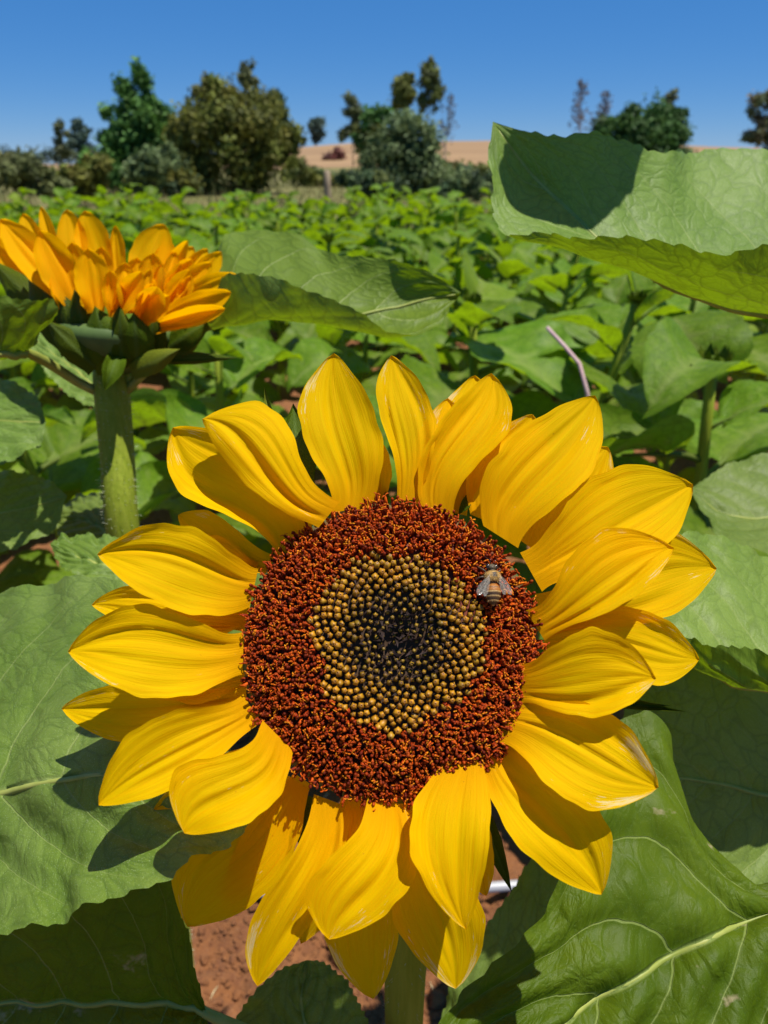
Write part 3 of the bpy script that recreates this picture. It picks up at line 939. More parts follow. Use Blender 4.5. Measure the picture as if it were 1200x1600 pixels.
def hero_leaf(parent, mid, ea, eb, ba=None, bb=None, mat=None, ns=104, nt=45, seed=0, teeth=22, tooth=.0016, relief=.0022, ripple=.0015,
              petiole=None, rib=(.0022, .0005), flip=None, label=None, n_side=7, tpow=1.0, rib_side=1):
    """a leaf lofted between its two margins and its midrib, each a list of (px, py, depth), base first, tip last.
    ba / bb: optional belly curves between the midrib and each margin"""
    rg = np.random.default_rng(seed)
    cv = lambda L: catmull([np.array(p[1:]) if p[0] == 'w' else at(*p) for p in L], ns)
    Mc, A, B = cv(mid), cv(ea), cv(eb)
    s = np.linspace(0, 1, ns)[:, None]
    # margins meet the midrib at the tip
    A[-1] = Mc[-1]; B[-1] = Mc[-1]
    BA = cv(ba) if ba else (Mc + A) / 2
    BB = cv(bb) if bb else (Mc + B) / 2
    if ba: BA[-1] = Mc[-1]
    if bb: BB[-1] = Mc[-1]
    # belly curves lie ON the surface half way: turn them into bezier controls
    CA = 2 * BA - .5 * (Mc + A)
    CB = 2 * BB - .5 * (Mc + B)
    ts = np.linspace(-1, 1, nt)
    P = np.zeros((ns, nt, 3))
    for j, t in enumerate(ts):
        P[:, j] = quad_bez(Mc, CA, A, -t) if t < 0 else quad_bez(Mc, CB, B, t)
    L = np.linalg.norm(np.diff(Mc, axis=0), axis=1).sum()
    WA = np.linalg.norm(A - Mc, axis=1).mean(); WB = np.linalg.norm(B - Mc, axis=1).mean()
    du = np.gradient(P, axis=0); dv = np.gradient(P, axis=1)
    N = np.cross(du, dv); N /= np.linalg.norm(N, axis=2)[..., None] + 1e-12
    if flip is None:
        flip = N[..., 2].mean() < 0
    if flip: N = -N
    S = s + 0 * ts[None, :]; T = ts[None, :] + 0 * s
    a = np.abs(T)
    vm, soft = vein_mask(S, T, 6, .012)
    # quilted relief between the veins, veins sunk, margins rippled
    u1, u2 = S * L / .012, T * (WA + WB) / 2 / .012
    q = value_noise(u1 * .8 + 3 * seed, u2 + 50, 21 + seed) + .5 * value_noise(u1 * 2.1, u2 * 2.1 + 9, 33 + seed)
    env = np.minimum(1, (1 - S) * 8) * np.minimum(1, S * 12 + .3)
    h = relief * .55 * (q - .75) * (1 - .6 * a ** 6) - relief * .8 * soft - relief * .9 * np.exp(-(T / .07) ** 2)
    h += ripple * a ** 3 * (np.sin(S * 31 + rg.uniform(0, 6) + 2 * np.sign(T)) + .7 * np.sin(S * 53 + rg.uniform(0, 6) + np.sign(T)))
    P = P + N * (h * env)[..., None]
    # toothed margin
    f = (S * teeth) % 1.0
    saw = np.where(f < .75, f / .75, (1 - f) / .25)
    out = dv / (np.linalg.norm(dv, axis=2)[..., None] + 1e-12) * np.sign(T)[..., None]
    P = P + out * (tooth * (saw - .3) * (a > .985) * np.minimum(1, (1 - S) * 10))[..., None]
    F = grid_faces(ns, nt)
    if flip: F = F[:, ::-1]
    uv = np.stack([S * L / .1, T * np.where(T < 0, WA, WB) / .1], -1).reshape(-1, 2)
    lf = part('leaf', P.reshape(-1, 3), F, mat or MAT_LEAF, parent, label=label, uv=uv, vein=vm.ravel(), st=np.stack([S, T], -1).reshape(-1, 2))
    k = nt // 2
    rp = P[::4, k] - N[::4, k] * (rib[0] * .15 if rib_side > 0 else rib[0] * .45)
    rr = np.linspace(rib[0], rib[1], len(rp))
    if petiole:
        ext = catmull([np.asarray(q) for q in petiole] + [rp[0]], 9)[:-1]
        rp = np.concatenate([ext, rp]); rr = np.concatenate([np.full(len(ext), rib[0] * 1.25), rr])
    V, Fc = tube(rp, rr, 8)
    part('midrib', V, Fc, MAT_RIB, lf)
    return lf


def stem_tube(parent, pts, radii, name='stem', n=40, hairs=0, hair_len=.0022, ridges=.05, mat=None):
    p = catmull(pts, n)
    r = np.interp(np.linspace(0, 1, n), np.linspace(0, 1, len(radii)), radii)
    V, F = tube(p, r, 20)
    V = V.reshape(n, 20, 3)
    k = 1 + ridges * np.sign(np.cos(np.arange(20) * math.pi))[None, :, None] * .5 + ridges * (RNG.random((1, 20, 1)) - .5)
    V = p[:, None] + (V - p[:, None]) * k
    o = part(name, V.reshape(-1, 3), F, mat or MAT_STEM, parent)
    if hairs:
        bag = Bag()
        for i in range(hairs):
            a = RNG.integers(0, n - 1); b = RNG.integers(0, 20); u = RNG.random()
            q = V[a, b] * (1 - u) + V[a + 1, b] * u
            d = unit(q - (p[a] * (1 - u) + p[a + 1] * u)) + RNG.normal(size=3) * .25
            L = hair_len * RNG.uniform(.4, 1.2)
            sd = unit(np.cross(d, RNG.normal(size=3))) * .00013
            bag.add([q - sd, q + sd, q + d * L], [(0, 1, 2)])
        hv, hf, _ = bag.arrays()
        part('hair', hv, hf, MAT_HAIR, o, kind='stuff', smooth=False)
    return o


# ------------------------------------------------------------------ petals
class Frame:
    def __init__(self, c, n):
        self.c, self.n = np.asarray(c, float), unit(n)
        self.u = unit(np.cross([0, 0, 1], self.n)); self.u = self.u if self.u[0] > 0 else -self.u
        self.v = np.cross(self.n, self.u)

    def px(self, px, py, w):
        """place seen at a pixel, on the plane w in front of the head"""
        px, py, w = np.broadcast_arrays(np.asarray(px, float), np.asarray(py, float), np.asarray(w, float))
        r = AF + (px[..., None] - 600) / FPX * AR + (800 - py[..., None]) / FPX * AU
        t = ((self.c - C0) @ self.n + w) / (r @ self.n)
        return C0 + r * t[..., None]

    def loc(self, x, y, w):
        return self.c + np.multiply.outer(x, self.u) + np.multiply.outer(y, self.v) + np.multiply.outer(w, self.n)


def petal(parent, fr, base, tip, ea, eb, w0=0.0, w1=.012, arch=.004, cup=.003, mat=None, seed=0, ns=44, nt=37, name='petal', bow=None,
          crease=.0011, narrow=.46, uv_name=True, roll=0.0, vein=False, power=.66, label=None, curl=0.0):
    """one petal: base and tip, and the widest place of each side, all pixels of the photograph; w: metres in front of the head"""
    rg = np.random.default_rng(seed + 500)
    base, tip = np.array(base, float), np.array(tip, float)
    ax = tip - base; L = np.linalg.norm(ax); d = ax / L; pp = np.array([-d[1], d[0]])
    W, K = [], []
    for e in (ea, eb):
        e = np.array(e, float) - base
        W.append(float(e @ pp)); K.append(min(.72, max(.36, float(e @ d) / L)))
    if W[0] > W[1]:
        W = W[::-1]; K = K[::-1]
    s = np.linspace(0, 1, ns)[:, None]; t = np.linspace(-1, 1, nt)[None, :]

    def prof(k):
        q = s ** (math.log(.5) / math.log(k))
        b = np.sin(np.pi * np.clip(q, 0, 1)) ** (power + .25)
        return np.sqrt(b ** 1.6 + (narrow * (1 - s) ** 2.2) ** 2) * (1 - .10 * smoothstep(.8, 1, s))
    lo, hi = W[0] * prof(K[0]), W[1] * prof(K[1])
    if W[0] > 0: lo = lo * 1.0
    tm = (t + 1) / 2
    off = lo * (1 - tm) + hi * tm
    wav = 1 + .024 * np.sin(s * 19 + rg.uniform(0, 6)) * (np.abs(t) > .8) + .014 * np.sin(s * 37 + rg.uniform(0, 6) + t) * (np.abs(t) > .8)
    off = off * wav
    PX = base[0] + ax[0] * s + pp[0] * off
    PY = base[1] + ax[1] * s + pp[1] * off
    half = (hi - lo) / 2 / (FPX / .24)
    a = np.abs(t)
    fs = np.sin(np.pi * s)
    w = w0 + (w1 - w0) * s + arch * fs + cup * a ** 2.2 * smoothstep(0, .35, s) * (1 - .6 * smoothstep(.75, 1, s)) + roll * t * fs + curl * smoothstep(.6, 1, s) ** 2
    for q in range(2):
        t0 = rg.uniform(-.75, .75); wd = rg.uniform(.05, .22); am = crease * rg.uniform(.5, 1.3) * (1 if q else 1.3)
        tc = t0 * (1 - .75 * s ** 4)
        w = w - am * np.exp(-((t - tc) / wd) ** 2) * np.minimum(1, s * 5) * np.minimum(1, (1 - s) * 3)
    for sg in (-1, 1):                              # the pair of long folds that run from base to tip
        tc = sg * rg.uniform(.22, .42) * (1 - .85 * s ** 5) + .04 * np.sin(s * 4 + rg.uniform(0, 6))
        w = w - .62 * crease * rg.uniform(.5, 1.2) * np.exp(-np.abs(t - tc) / .075) * np.minimum(1, s * 4) * np.minimum(1, (1 - s) * 4)
    w = w + .00010 * np.cos(t * 23 + rg.uniform(0, 6)) * fs + .0011 * np.sin(s * 8 + t * 3 + rg.uniform(0, 6)) * fs * a
    P = fr.px(PX, PY, w + 0 * t)
    uv = np.stack([s + 0 * t, .5 + t / 2 + 0 * s], -1).reshape(-1, 2)
    F = grid_faces(ns, nt)
    kw = {}
    if vein:
        kw['vein'] = np.exp(-((t + 0 * s) / .08) ** 2).ravel() * .5
    P = P.reshape(-1, 3)
    f0 = F[len(F) // 2]
    nn = np.cross(P[f0[1]] - P[f0[0]], P[f0[3]] - P[f0[0]])
    if nn @ fr.n < 0: F = F[:, ::-1]
    return part(name, P, F, mat or MAT_PETAL, parent, uv=uv, label=label, **kw)


# ------------------------------------------------------------------ the large sunflower
HC = at(611, 1013, .24)
HEAD = Frame(HC, C0 - HC)
R_DISC = .0438
stem_foot = np.array([.012, .262, -.02])
sunflower = thing('sunflower', 'large open yellow sunflower with a dark red brown disc, facing the camera in front', 'sunflower', (stem_foot[0], stem_foot[1], 0))
S0 = at(632, 1560, .375)
stem_tube(sunflower, [(S0[0], S0[1] + .006, -.03), (S0[0], S0[1] + .004, .25), S0, S0 + [0, .003, .09], HC - HEAD.n * .055 + [0, 0, -.018], HC - HEAD.n * .012],
          [.0125, .011, .0098, .0095, .012, .020], hairs=900)


def dome(r):
    q = np.clip(r / R_DISC, 0, 1.2)
    return .0085 * (1 - q ** 2.4) - .0028 * np.exp(-(r / .011) ** 2)


# receptacle: a shallow bowl behind the disc, closed by the disc's floor
bag = []
prof = [(0, dome(0) - .001)] + [(r, dome(r) - .001) for r in np.linspace(.004, R_DISC, 12)] + [(.0470, -.004), (.046, -.009), (.040, -.018), (.022, -.026), (.008, -.030), (0, -.030)]
nA = 64
V, F = [], []
for r, w in prof:
    an = np.linspace(0, 2 * np.pi, nA, endpoint=False)
    V.append(HEAD.loc(r * np.cos(an), r * np.sin(an), np.full(nA, w)))
V = np.concatenate(V)
for i in range(len(prof) - 1):
    for k in range(nA):
        F.append((i * nA + k, i * nA + (k + 1) % nA, (i + 1) * nA + (k + 1) % nA, (i + 1) * nA + k))
M = Mat('disc floor and receptacle')
ob = M.n('ShaderNodeTexCoord').outputs['Object']
at_ = M.n('ShaderNodeAttribute', _attribute_name='tone').outputs['Color']
MAT_DISC = M.surf(M.n('ShaderNodeBsdfPrincipled', Base__Color=at_, Roughness=.8))
tone = np.array([((.055, .024, .006) if i < 7 * nA else (.16, .026, .006)) if i < 13 * nA else (.055, .10, .022) for i in range(len(V))])
head = part('flower_head', V, F, MAT_DISC, sunflower, col=tone)

PETALS = [  # base, tip, widest of one side, of the other; w at base, at tip, arch, cup
    # back layer
    ((660, 790), (700, 622), (645, 700), (735, 690), -.006, -.004, .002, .002),
    ((700, 800), (742, 586), (668, 690), (790, 690), -.008, -.016, .003, .003),
    ((762, 815), (832, 647), (735, 720), (850, 740), -.006, -.004, .002, .002),
    ((835, 860), (950, 698), (845, 740), (945, 790), -.008, -.010, .002, .002),
    ((850, 975), (1120, 888), (985, 818), (1030, 968), -.006, -.010, .002, .002),
    ((850, 1005), (1093, 1030), (990, 950), (1040, 1072), -.006, -.008, .003, .002),
    ((650, 1240), (712, 1545), (608, 1410), (756, 1432), -.006, -.012, .004, .002),
    ((575, 1260), (583, 1561), (508, 1450), (622, 1440), -.008, -.024, .004, .001),
    ((455, 1215), (293, 1448), (268, 1360), (440, 1370), -.008, -.026, .004, .002),
    ((385, 1085), (96, 1107), (190, 1068), (215, 1160), -.006, -.010, .002, .002),
    ((385, 975), (143, 945), (230, 915), (240, 985), -.006, -.008, .002, .002),
    ((440, 885), (278, 805), (330, 800), (330, 880), -.007, -.006, .002, .002),
    ((400, 890), (300, 848), (350, 840), (350, 890), -.006, -.004, .002, .002),
    ((385, 1060), (250, 1075), (300, 1040), (310, 1100), -.006, -.008, .002, .002),
    ((470, 1215), (352, 1395), (385, 1290), (450, 1330), -.008, -.022, .003, .002),
    ((545, 1250), (470, 1475), (480, 1360), (545, 1380), -.009, -.026, .003, .002),
    ((560, 1240), (545, 1420), (520, 1330), (590, 1330), -.007, -.018, .003, .002),
    ((700, 1225), (760, 1400), (690, 1320), (765, 1300), -.008, -.016, .003, .002),
    ((770, 1170), (880, 1330), (800, 1270), (860, 1230), -.008, -.012, .003, .002),
    ((815, 1110), (960, 1150), (890, 1090), (890, 1170), -.008, -.008, .003, .002),
    ((395, 960), (220, 990), (300, 950), (300, 1010), -.007, -.008, .002, .002),
    ((425, 1170), (240, 1265), (320, 1190), (340, 1240), -.008, -.008, .003, .002),
    ((490, 800), (420, 690), (440, 760), (475, 735), -.007, -.006, .002, .002),
    ((590, 785), (588, 680), (565, 735), (612, 735), -.008, -.006, .002, .002),
    # front layer
    ((549, 797), (522, 552), (467, 655), (597, 690), .000, -.005, .003, .003),
    ((634, 782), (612, 555), (588, 620), (680, 660), .000, -.005, .003, .003),
    ((682, 800), (768, 583), (659, 715), (806, 645), .001, -.003, .003, .003),
    ((787, 842), (930, 618), (772, 715), (925, 735), .001, -.003, .004, .002),
    ((832, 898), (1083, 757), (935, 740), (1015, 872), -.001, -.004, .004, .003),
    ((843, 988), (1053, 856), (925, 835), (985, 938), .003, .008, .005, .002),
    ((814, 1075), (1025, 1060), (925, 982), (930, 1120), .003, .014, .006, .002),
    ((765, 1172), (940, 1398), (935, 1262), (805, 1315), -.001, .004, .005, .002),
    ((788, 1125), (1029, 1230), (940, 1108), (900, 1258), .002, .012, .004, .003),
    ((738, 1188), (728, 1452), (640, 1300), (766, 1290), .003, .010, .006, .002),
    ((510, 1248), (402, 1541), (377, 1480), (520, 1370), -.001, -.002, .005, .002),
    ((602, 1248), (514, 1468), (480, 1385), (644, 1375), .001, .008, .005, .002),
    ((398, 1115), (154, 1258), (225, 1130), (290, 1222), .001, .012, .004, .003),
    ((437, 1152), (288, 1302), (262, 1215), (420, 1262), .004, .019, .005, .003),
    ((380, 1022), (106, 1018), (220, 945), (250, 1091), .002, .014, .004, .003),
    ((396, 922), (152, 866), (285, 820), (290, 957), .002, .014, .004, .003),
    ((462, 858), (270, 668), (268, 755), (440, 720), -.001, .000, .002, .005),
    ((508, 812), (316, 655), (430, 640), (400, 770), .005, .012, .004, -.002),
]
for i, (b, tp, ea, eb, w0, w1, ar, cu) in enumerate(PETALS):
    petal(head, HEAD, b, tp, ea, eb, w0, w1, ar, cu, seed=i, roll=RNG.uniform(-.0012, .0012))

# closed florets of the inner ring, dark scales of the centre, opened florets of the outer ring
GA = math.pi * (3 - 5 ** .5)
CV = .0446 / math.sqrt(1290)
INC = np.array([(621 - 611), (1013 - 1000)]) / (FPX / .24)     # the inner ring sits a little off centre


def bud_template():
    rings = [(.62, -.6), (.92, .2), (1.0, .85), (.86, 1.35), (.56, 1.72), (.24, 1.90), (.07, 1.72)]
    V, F, Cc = [], [], []
    nseg = 10
    for i, (r, z) in enumerate(rings):
        for k in range(nseg):
            a = 2 * np.pi * k / nseg
            rr = r * (1 + (.17 if i in (2, 3, 4) else .06) * (1 if k % 2 == 0 else -1))
            V.append((rr * math.cos(a), rr * math.sin(a), z))
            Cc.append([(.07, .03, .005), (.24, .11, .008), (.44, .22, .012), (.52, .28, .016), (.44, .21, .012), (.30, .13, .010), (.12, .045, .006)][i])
    for i in range(len(rings) - 1):
        for k in range(nseg):
            F.append((i * nseg + k, i * nseg + (k + 1) % nseg, (i + 1) * nseg + (k + 1) % nseg, (i + 1) * nseg + k))
    V.append((0, 0, 1.66)); Cc.append((.05, .02, .005))
    t = len(V) - 1; i = len(rings) - 1
    for k in range(nseg):
        F.append((i * nseg + k, i * nseg + (k + 1) % nseg, t))
    return np.array(V), F, np.array(Cc)


BV, BF, BC = bud_template()
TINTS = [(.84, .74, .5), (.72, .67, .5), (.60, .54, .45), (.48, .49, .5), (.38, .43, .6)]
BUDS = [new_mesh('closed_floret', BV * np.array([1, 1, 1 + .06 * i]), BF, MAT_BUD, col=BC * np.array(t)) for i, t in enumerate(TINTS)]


def disc_frame(x, y):
    """position and axes of the disc's surface at head coordinates x, y"""
    r = math.hypot(x, y)
    e = 1e-4
    sl = (dome(r + e) - dome(max(r - e, 0))) / (2 * e)
    rad = np.array([x, y]) / (r + 1e-9)
    n = unit(HEAD.n - sl * (HEAD.u * rad[0] + HEAD.v * rad[1]))
    u = unit(HEAD.u - n * (n @ HEAD.u)); v = np.cross(n, u)
    p = HEAD.c + HEAD.u * x + HEAD.v * y + HEAD.n * dome(r)
    return p, u, v, n, rad


origin = np.array(sunflower.location)
pal_y = np.array([.47, .28, .022]); pal_o = np.array([.26, .21, .03])
small_buds, scales, opened = Bag(), Bag(), Bag()
n_parts = 0
SH = [(.22, .023, .002), (.31, .038, .003), (.14, .013, .002), (.40, .062, .003)]
TIPC = [(.52, .085, .003), (.62, .15, .004), (.44, .055, .002), (.38, .04, .002), (.66, .22, .006)]


def floret_open(p, u, v, n, out_dir, size, rg):
    """tube of dark anthers with two curled stigma arms"""
    lean = n + out_dir * rg.uniform(.0, .5) + (u * rg.normal() + v * rg.normal()) * .22
    lean = unit(lean)
    h = size * rg.uniform(.75, 1.25)
    p0 = p + (u * rg.normal() + v * rg.normal()) * .00035
    q1 = p0 + n * h * .45; q2 = p0 + n * h * .4 + lean * h * .6
    dark = np.array(SH[rg.integers(len(SH))]) * rg.uniform(.7, 1.4)
    v0, f0 = tube([p0, q1, q2], [.00048, .00055, .00040], 5)
    cc = np.repeat(np.array([dark * 1.6, dark * 1.3, dark * .8]), 5, 0)
    opened.add(v0, f0, cc)
    tc = np.array(TIPC[rg.integers(len(TIPC))]) * rg.uniform(.7, 1.25)
    a = rg.uniform(0, 6.28)
    if rg.random() < .66:
        for sgn in (1, -1):
            d = (u * math.cos(a) + v * math.sin(a)) * sgn
            L = size * .23 * rg.uniform(.7, 1.3)
            pts = [q2, q2 + n * L * .5 + d * L * .45, q2 + n * L * .45 + d * L * 1.0, q2 + n * L * .05 + d * L * 1.25]
            v1, f1 = tube(pts, [.00021, .00023, .00021, .00012], 4, caps=False)
            opened.add(v1, f1, np.repeat(np.array([dark, tc * .8, tc, tc * 1.1]), 4, 0))
    else:
        v1, f1 = tube([q2, q2 + lean * size * .18, q2 + lean * size * .30], [.00052, .00058, .00018], 5)
        opened.add(v1, f1, np.repeat(np.array([dark * .7, dark * .6, dark * .8]), 5, 0))


rgd = np.random.default_rng(5)
for n in range(2, 1300):
    r = CV * math.sqrt(n); th = n * GA
    x, y = r * math.cos(th), r * math.sin(th)
    x2, y2 = x - INC[0], y - INC[1]
    ri = math.hypot(x2, y2)
    ang = math.atan2(y2, x2)
    edge = .0262 + .0008 * math.sin(3 * ang + 1) + .0009 * math.sin(7 * ang) + rgd.normal() * .0005
    p, u, v, nn, rad = disc_frame(x, y)
    if ri < edge:
        q = ri / .0262
        k = .00102 * (.60 + .40 * smoothstep(.15, .85, q)) * rgd.uniform(.82, 1.14)
        lift = -.0002 + .0004 * rgd.random()
        mtx = Matrix(((u[0], v[0], nn[0], 0), (u[1], v[1], nn[1], 0), (u[2], v[2], nn[2], 0), (0, 0, 0, 1)))
        rot = Euler((rgd.normal() * .24, rgd.normal() * .24, rgd.uniform(0, 6.28))).to_matrix().to_4x4()
        pos = p + nn * lift
        m4 = Matrix.Translation(Vector(pos - origin)) @ mtx @ rot @ Matrix.Diagonal((k, k, k * rgd.uniform(.95, 1.25), 1))
        big = q > .40
        if big and n_parts < 300:
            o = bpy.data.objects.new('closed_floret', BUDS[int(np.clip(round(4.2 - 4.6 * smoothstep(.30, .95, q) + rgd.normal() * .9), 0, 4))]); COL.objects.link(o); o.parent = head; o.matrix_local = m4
            n_parts += 1
        elif q > .2 or rgd.random() < .5:
            mm = np.array(m4)
            mixc = smoothstep(.15, .6, q)
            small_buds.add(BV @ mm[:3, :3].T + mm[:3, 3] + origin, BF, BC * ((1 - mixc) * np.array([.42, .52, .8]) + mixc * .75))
        # dark pointed scales between the florets, taller towards the centre
        kk = 1 if q > .68 else 2
        for j in range(kk):
            if rgd.random() < (.80 if q > .5 else .95):
                a = rgd.uniform(0, 6.28)
                d = u * math.cos(a) + v * math.sin(a)
                sdir = np.cross(nn, d)
                hgt = (.0019 if q > .6 else .0026 - .0011 * q) * rgd.uniform(.8, 1.25)
                wd = .00048 * (1.8 - q)
                b0 = p + d * .0009
                lean = -rad[0] * HEAD.u - rad[1] * HEAD.v
                tipp = b0 + nn * hgt + lean * hgt * rgd.uniform(-.1, .45) + (u * rgd.normal() + v * rgd.normal()) * hgt * .3
                midp = b0 + nn * hgt * .6
                cc = np.array([(.050, .026, .012), (.038, .020, .012), (.026, .015, .011), (.026, .015, .011), (.050, .032, .028)]) * rgd.uniform(.6, 1.3)
                scales.add([b0 - sdir * wd, b0 + sdir * wd, midp + sdir * wd * .8, midp - sdir * wd * .8, tipp], [(0, 1, 2, 3), (3, 2, 4)], cc)
    else:
        od = HEAD.u * rad[0] + HEAD.v * rad[1]
        sz = .0026 * (.75 + .25 * smoothstep(.027, .034, r))
        for j in range(5):
            pj = p + (u * rgd.normal() + v * rgd.normal()) * (.0008 if j else .0001)
            floret_open(pj, u, v, nn, od * smoothstep(.033, .047, r), sz, rgd)
# a loose fringe of dark anthers over the petals' bases
for i in range(150):
    a = rgd.uniform(0, 6.28); r = R_DISC * rgd.uniform(1.0, 1.035)
    p, u, v, nn, rad = disc_frame(r * math.cos(a), r * math.sin(a))
    floret_open(p, u, v, nn, HEAD.u * rad[0] + HEAD.v * rad[1], .0040, rgd)
for nm, bg_, mt in (('young_floret', small_buds, MAT_BUD), ('dark_scale', scales, MAT_SCALE), ('open_floret', opened, MAT_FLORET)):
    V, F, Cc = bg_.arrays()
    part(nm, V, F, mt, head, kind='stuff', col=Cc, smooth=nm != 'dark_scale')

# green bracts behind the petals
def px_bract(parent, fr, base, tip, width, w0, w1, arch=.002, seed=0, mat=None, cup=.003, name='bract'):
    base, tip = np.array(base, float), np.array(tip, float)
    d = unit(tip - base); pp = np.array([-d[1], d[0]])
    m = base + (tip - base) * .42
    return petal(parent, fr, base, tip, m + pp * width / 2, m - pp * width / 2, w0, w1, arch, cup, mat or MAT_BRACT, seed, 22, 11, name, crease=.0008, narrow=.75, vein=True, power=1.05)


for i, (b, tp, wd, w1) in enumerate([((470, 760), (458, 630), 60, -.020), ((440, 780), (413, 603), 26, -.026), ((800, 820), (812, 700), 60, -.02), ((580, 800), (585, 735), 50, -.012),
                                     ((850, 1080), (1072, 1112), 20, -.018), ((840, 1090), (1050, 1103), 16, -.022), ((740, 1240), (800, 1395), 30, -.035),
                                     ((400, 900), (330, 860), 60, -.014), ((420, 1180), (330, 1240), 60, -.03), ((690, 800), (735, 735), 60, -.012), ((500, 1250), (470, 1330), 60, -.03), ((660, 1260), (690, 1350), 60, -.03)]):
    px_bract(head, HEAD, b, tp, wd, -.010, w1, seed=i + 40)

# leaves low on its own stem (dark, in the shade of the head)
pj = at(640, 1690, .40)
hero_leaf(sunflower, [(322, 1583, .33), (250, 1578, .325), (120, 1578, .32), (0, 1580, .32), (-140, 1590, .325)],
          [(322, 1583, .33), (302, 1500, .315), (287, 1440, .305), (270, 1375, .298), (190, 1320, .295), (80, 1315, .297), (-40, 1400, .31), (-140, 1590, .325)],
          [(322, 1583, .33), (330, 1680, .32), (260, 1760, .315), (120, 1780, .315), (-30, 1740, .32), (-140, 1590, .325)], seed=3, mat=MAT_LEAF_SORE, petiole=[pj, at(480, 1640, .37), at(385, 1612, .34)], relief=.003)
hero_leaf(sunflower, [(560, 1720, 0.360), (500, 1650, 0.360), (470, 1580, 0.365), (480, 1500, 0.370)],
          [(560, 1720, 0.360), (440, 1720, 0.365), (365, 1625, 0.365), (390, 1560, 0.367), (440, 1515, 0.370), (480, 1500, 0.370)],
          [(560, 1720, 0.360), (610, 1680, 0.360), (575, 1600, 0.365), (545, 1540, 0.367), (510, 1507, 0.370), (480, 1500, 0.370)], seed=4, petiole=[at(645, 1760, .385), at(600, 1745, .37)])

hero_leaf(sunflower, [(700, 1640, .42), (745, 1585, .42), (800, 1520, .42), (870, 1450, .42), (940, 1380, .42)],
          [(700, 1640, .42), (690, 1590, .43), (715, 1520, .43), (765, 1440, .43), (800, 1392, .43), (835, 1340, .425), (900, 1325, .42), (940, 1380, .42)],
          [(700, 1640, .42), (770, 1640, .41), (860, 1580, .41), (920, 1490, .41), (940, 1430, .415), (940, 1380, .42)], seed=18, petiole=[at(640, 1740, .41), at(668, 1690, .42)])

# ------------------------------------------------------------------ the plant at the right edge with the big lit leaves
rp = np.array([.335, .33])
plant_r = thing('sunflower_plant', 'sunflower plant at the right edge whose big lit leaves reach into the photo', 'plant', (rp[0], rp[1], 0))
stem_tube(plant_r, [(rp[0], rp[1], -.03), (rp[0] + .006, rp[1], .3), (rp[0] - .004, rp[1], .6), (rp[0] - .01, rp[1] + .03, .85), (rp[0] - .07, rp[1] + .26, 1.055)], [.013, .012, .010, .008, .006], hairs=300)  # unseen top stretched and bent to carry the added shading leaf
bo = bpy.data.objects.new('bud', BUD); COL.objects.link(bo); bo.parent = plant_r; bo.location = (-.071, .263, 1.058); bo.scale = (.03,) * 3
# upper leaf folded along its midrib, tip at the left
hero_leaf(plant_r,
          [(1420, 500, .385), (1300, 505, .385), (1200, 489, .385), (1110, 468, .390), (1040, 440, .395), (960, 388, .40), (890, 325, .410), (825, 262, .414), (770, 190, .405)],
          [(1420, 380, .44), (1300, 262, .47), (1200, 238, .475), (1110, 234, .47), (1038, 240, .440), (985, 222, .426), (930, 210, .415), (870, 212, .4095), (820, 206, .4085), (770, 190, .406)],
          [(1420, 460, .36), (1300, 400, .330), (1200, 388, .330), (1100, 394, .334), (1000, 374, .344), (903, 370, .356), (835, 368, .368), (785, 360, .380), (769, 312, .392), (765, 250, .400), (770, 190, .405)],
          ba=[(1420, 440, .41), (1300, 400, .425), (1200, 375, .43), (1110, 362, .43), (1040, 335, .424), (970, 302, .418), (905, 262, .4125), (845, 228, .4105), (770, 190, .406)],
          bb=[(1420, 500, .366), (1300, 480, .356), (1200, 462, .354), (1090, 452, .358), (985, 420, .366), (905, 398, .374), (835, 362, .384), (795, 300, .402), (770, 190, .405)],
          seed=5, ns=140, teeth=24, petiole=[(rp[0], rp[1], .80), at(1480, 500, .38)], relief=.0010, tooth=.0022, flip=False)
# unseen leaf added above the frame to cast shade on the folded leaf's tip
hero_leaf(plant_r,
          [('w', .192, .476, 1.066), ('w', .170, .458, 1.070), ('w', .140, .444, 1.068), ('w', .106, .432, 1.060)],
          [('w', .192, .476, 1.066), ('w', .166, .480, 1.076), ('w', .138, .470, 1.076), ('w', .112, .448, 1.066), ('w', .106, .432, 1.060)],
          [('w', .192, .476, 1.066), ('w', .186, .440, 1.074), ('w', .158, .414, 1.072), ('w', .124, .412, 1.064), ('w', .106, .432, 1.060)],
          seed=19, ns=40, nt=21, petiole=[(rp[0] - .07, rp[1] + .25, 1.045), (.235, .54, 1.062), (.205, .50, 1.066)], relief=.0008, rib=(.0012, .0003), teeth=12)
# middle leaf, half in shade, near edge turned up
hero_leaf(plant_r,
          [(1380, 1065, .36), (1290, 1075, .345), (1200, 1070, .338), (1130, 1050, .335), (1080, 1025, .335), (1010, 990, .335), (930, 950, .335)],
          [(1380, 920, .40), (1290, 870, .415), (1200, 866, .41), (1155, 852, .40), (1112, 833, .395), (1060, 838, .385), (990, 870, .36), (930, 950, .335)],
          [(1380, 1060, .33), (1290, 1040, .32), (1195, 1020, .318), (1130, 1010, .318), (1085, 1003, .322), (1020, 995, .328), (930, 950, .335)],
          bb=[(1380, 1085, .343), (1290, 1085, .330), (1200, 1070, .326), (1140, 1055, .326), (1085, 1034, .328), (1015, 995, .331), (930, 950, .335)],
          seed=6, petiole=[(rp[0], rp[1], .66), at(1440, 1060, .36)], relief=.0028, flip=False)
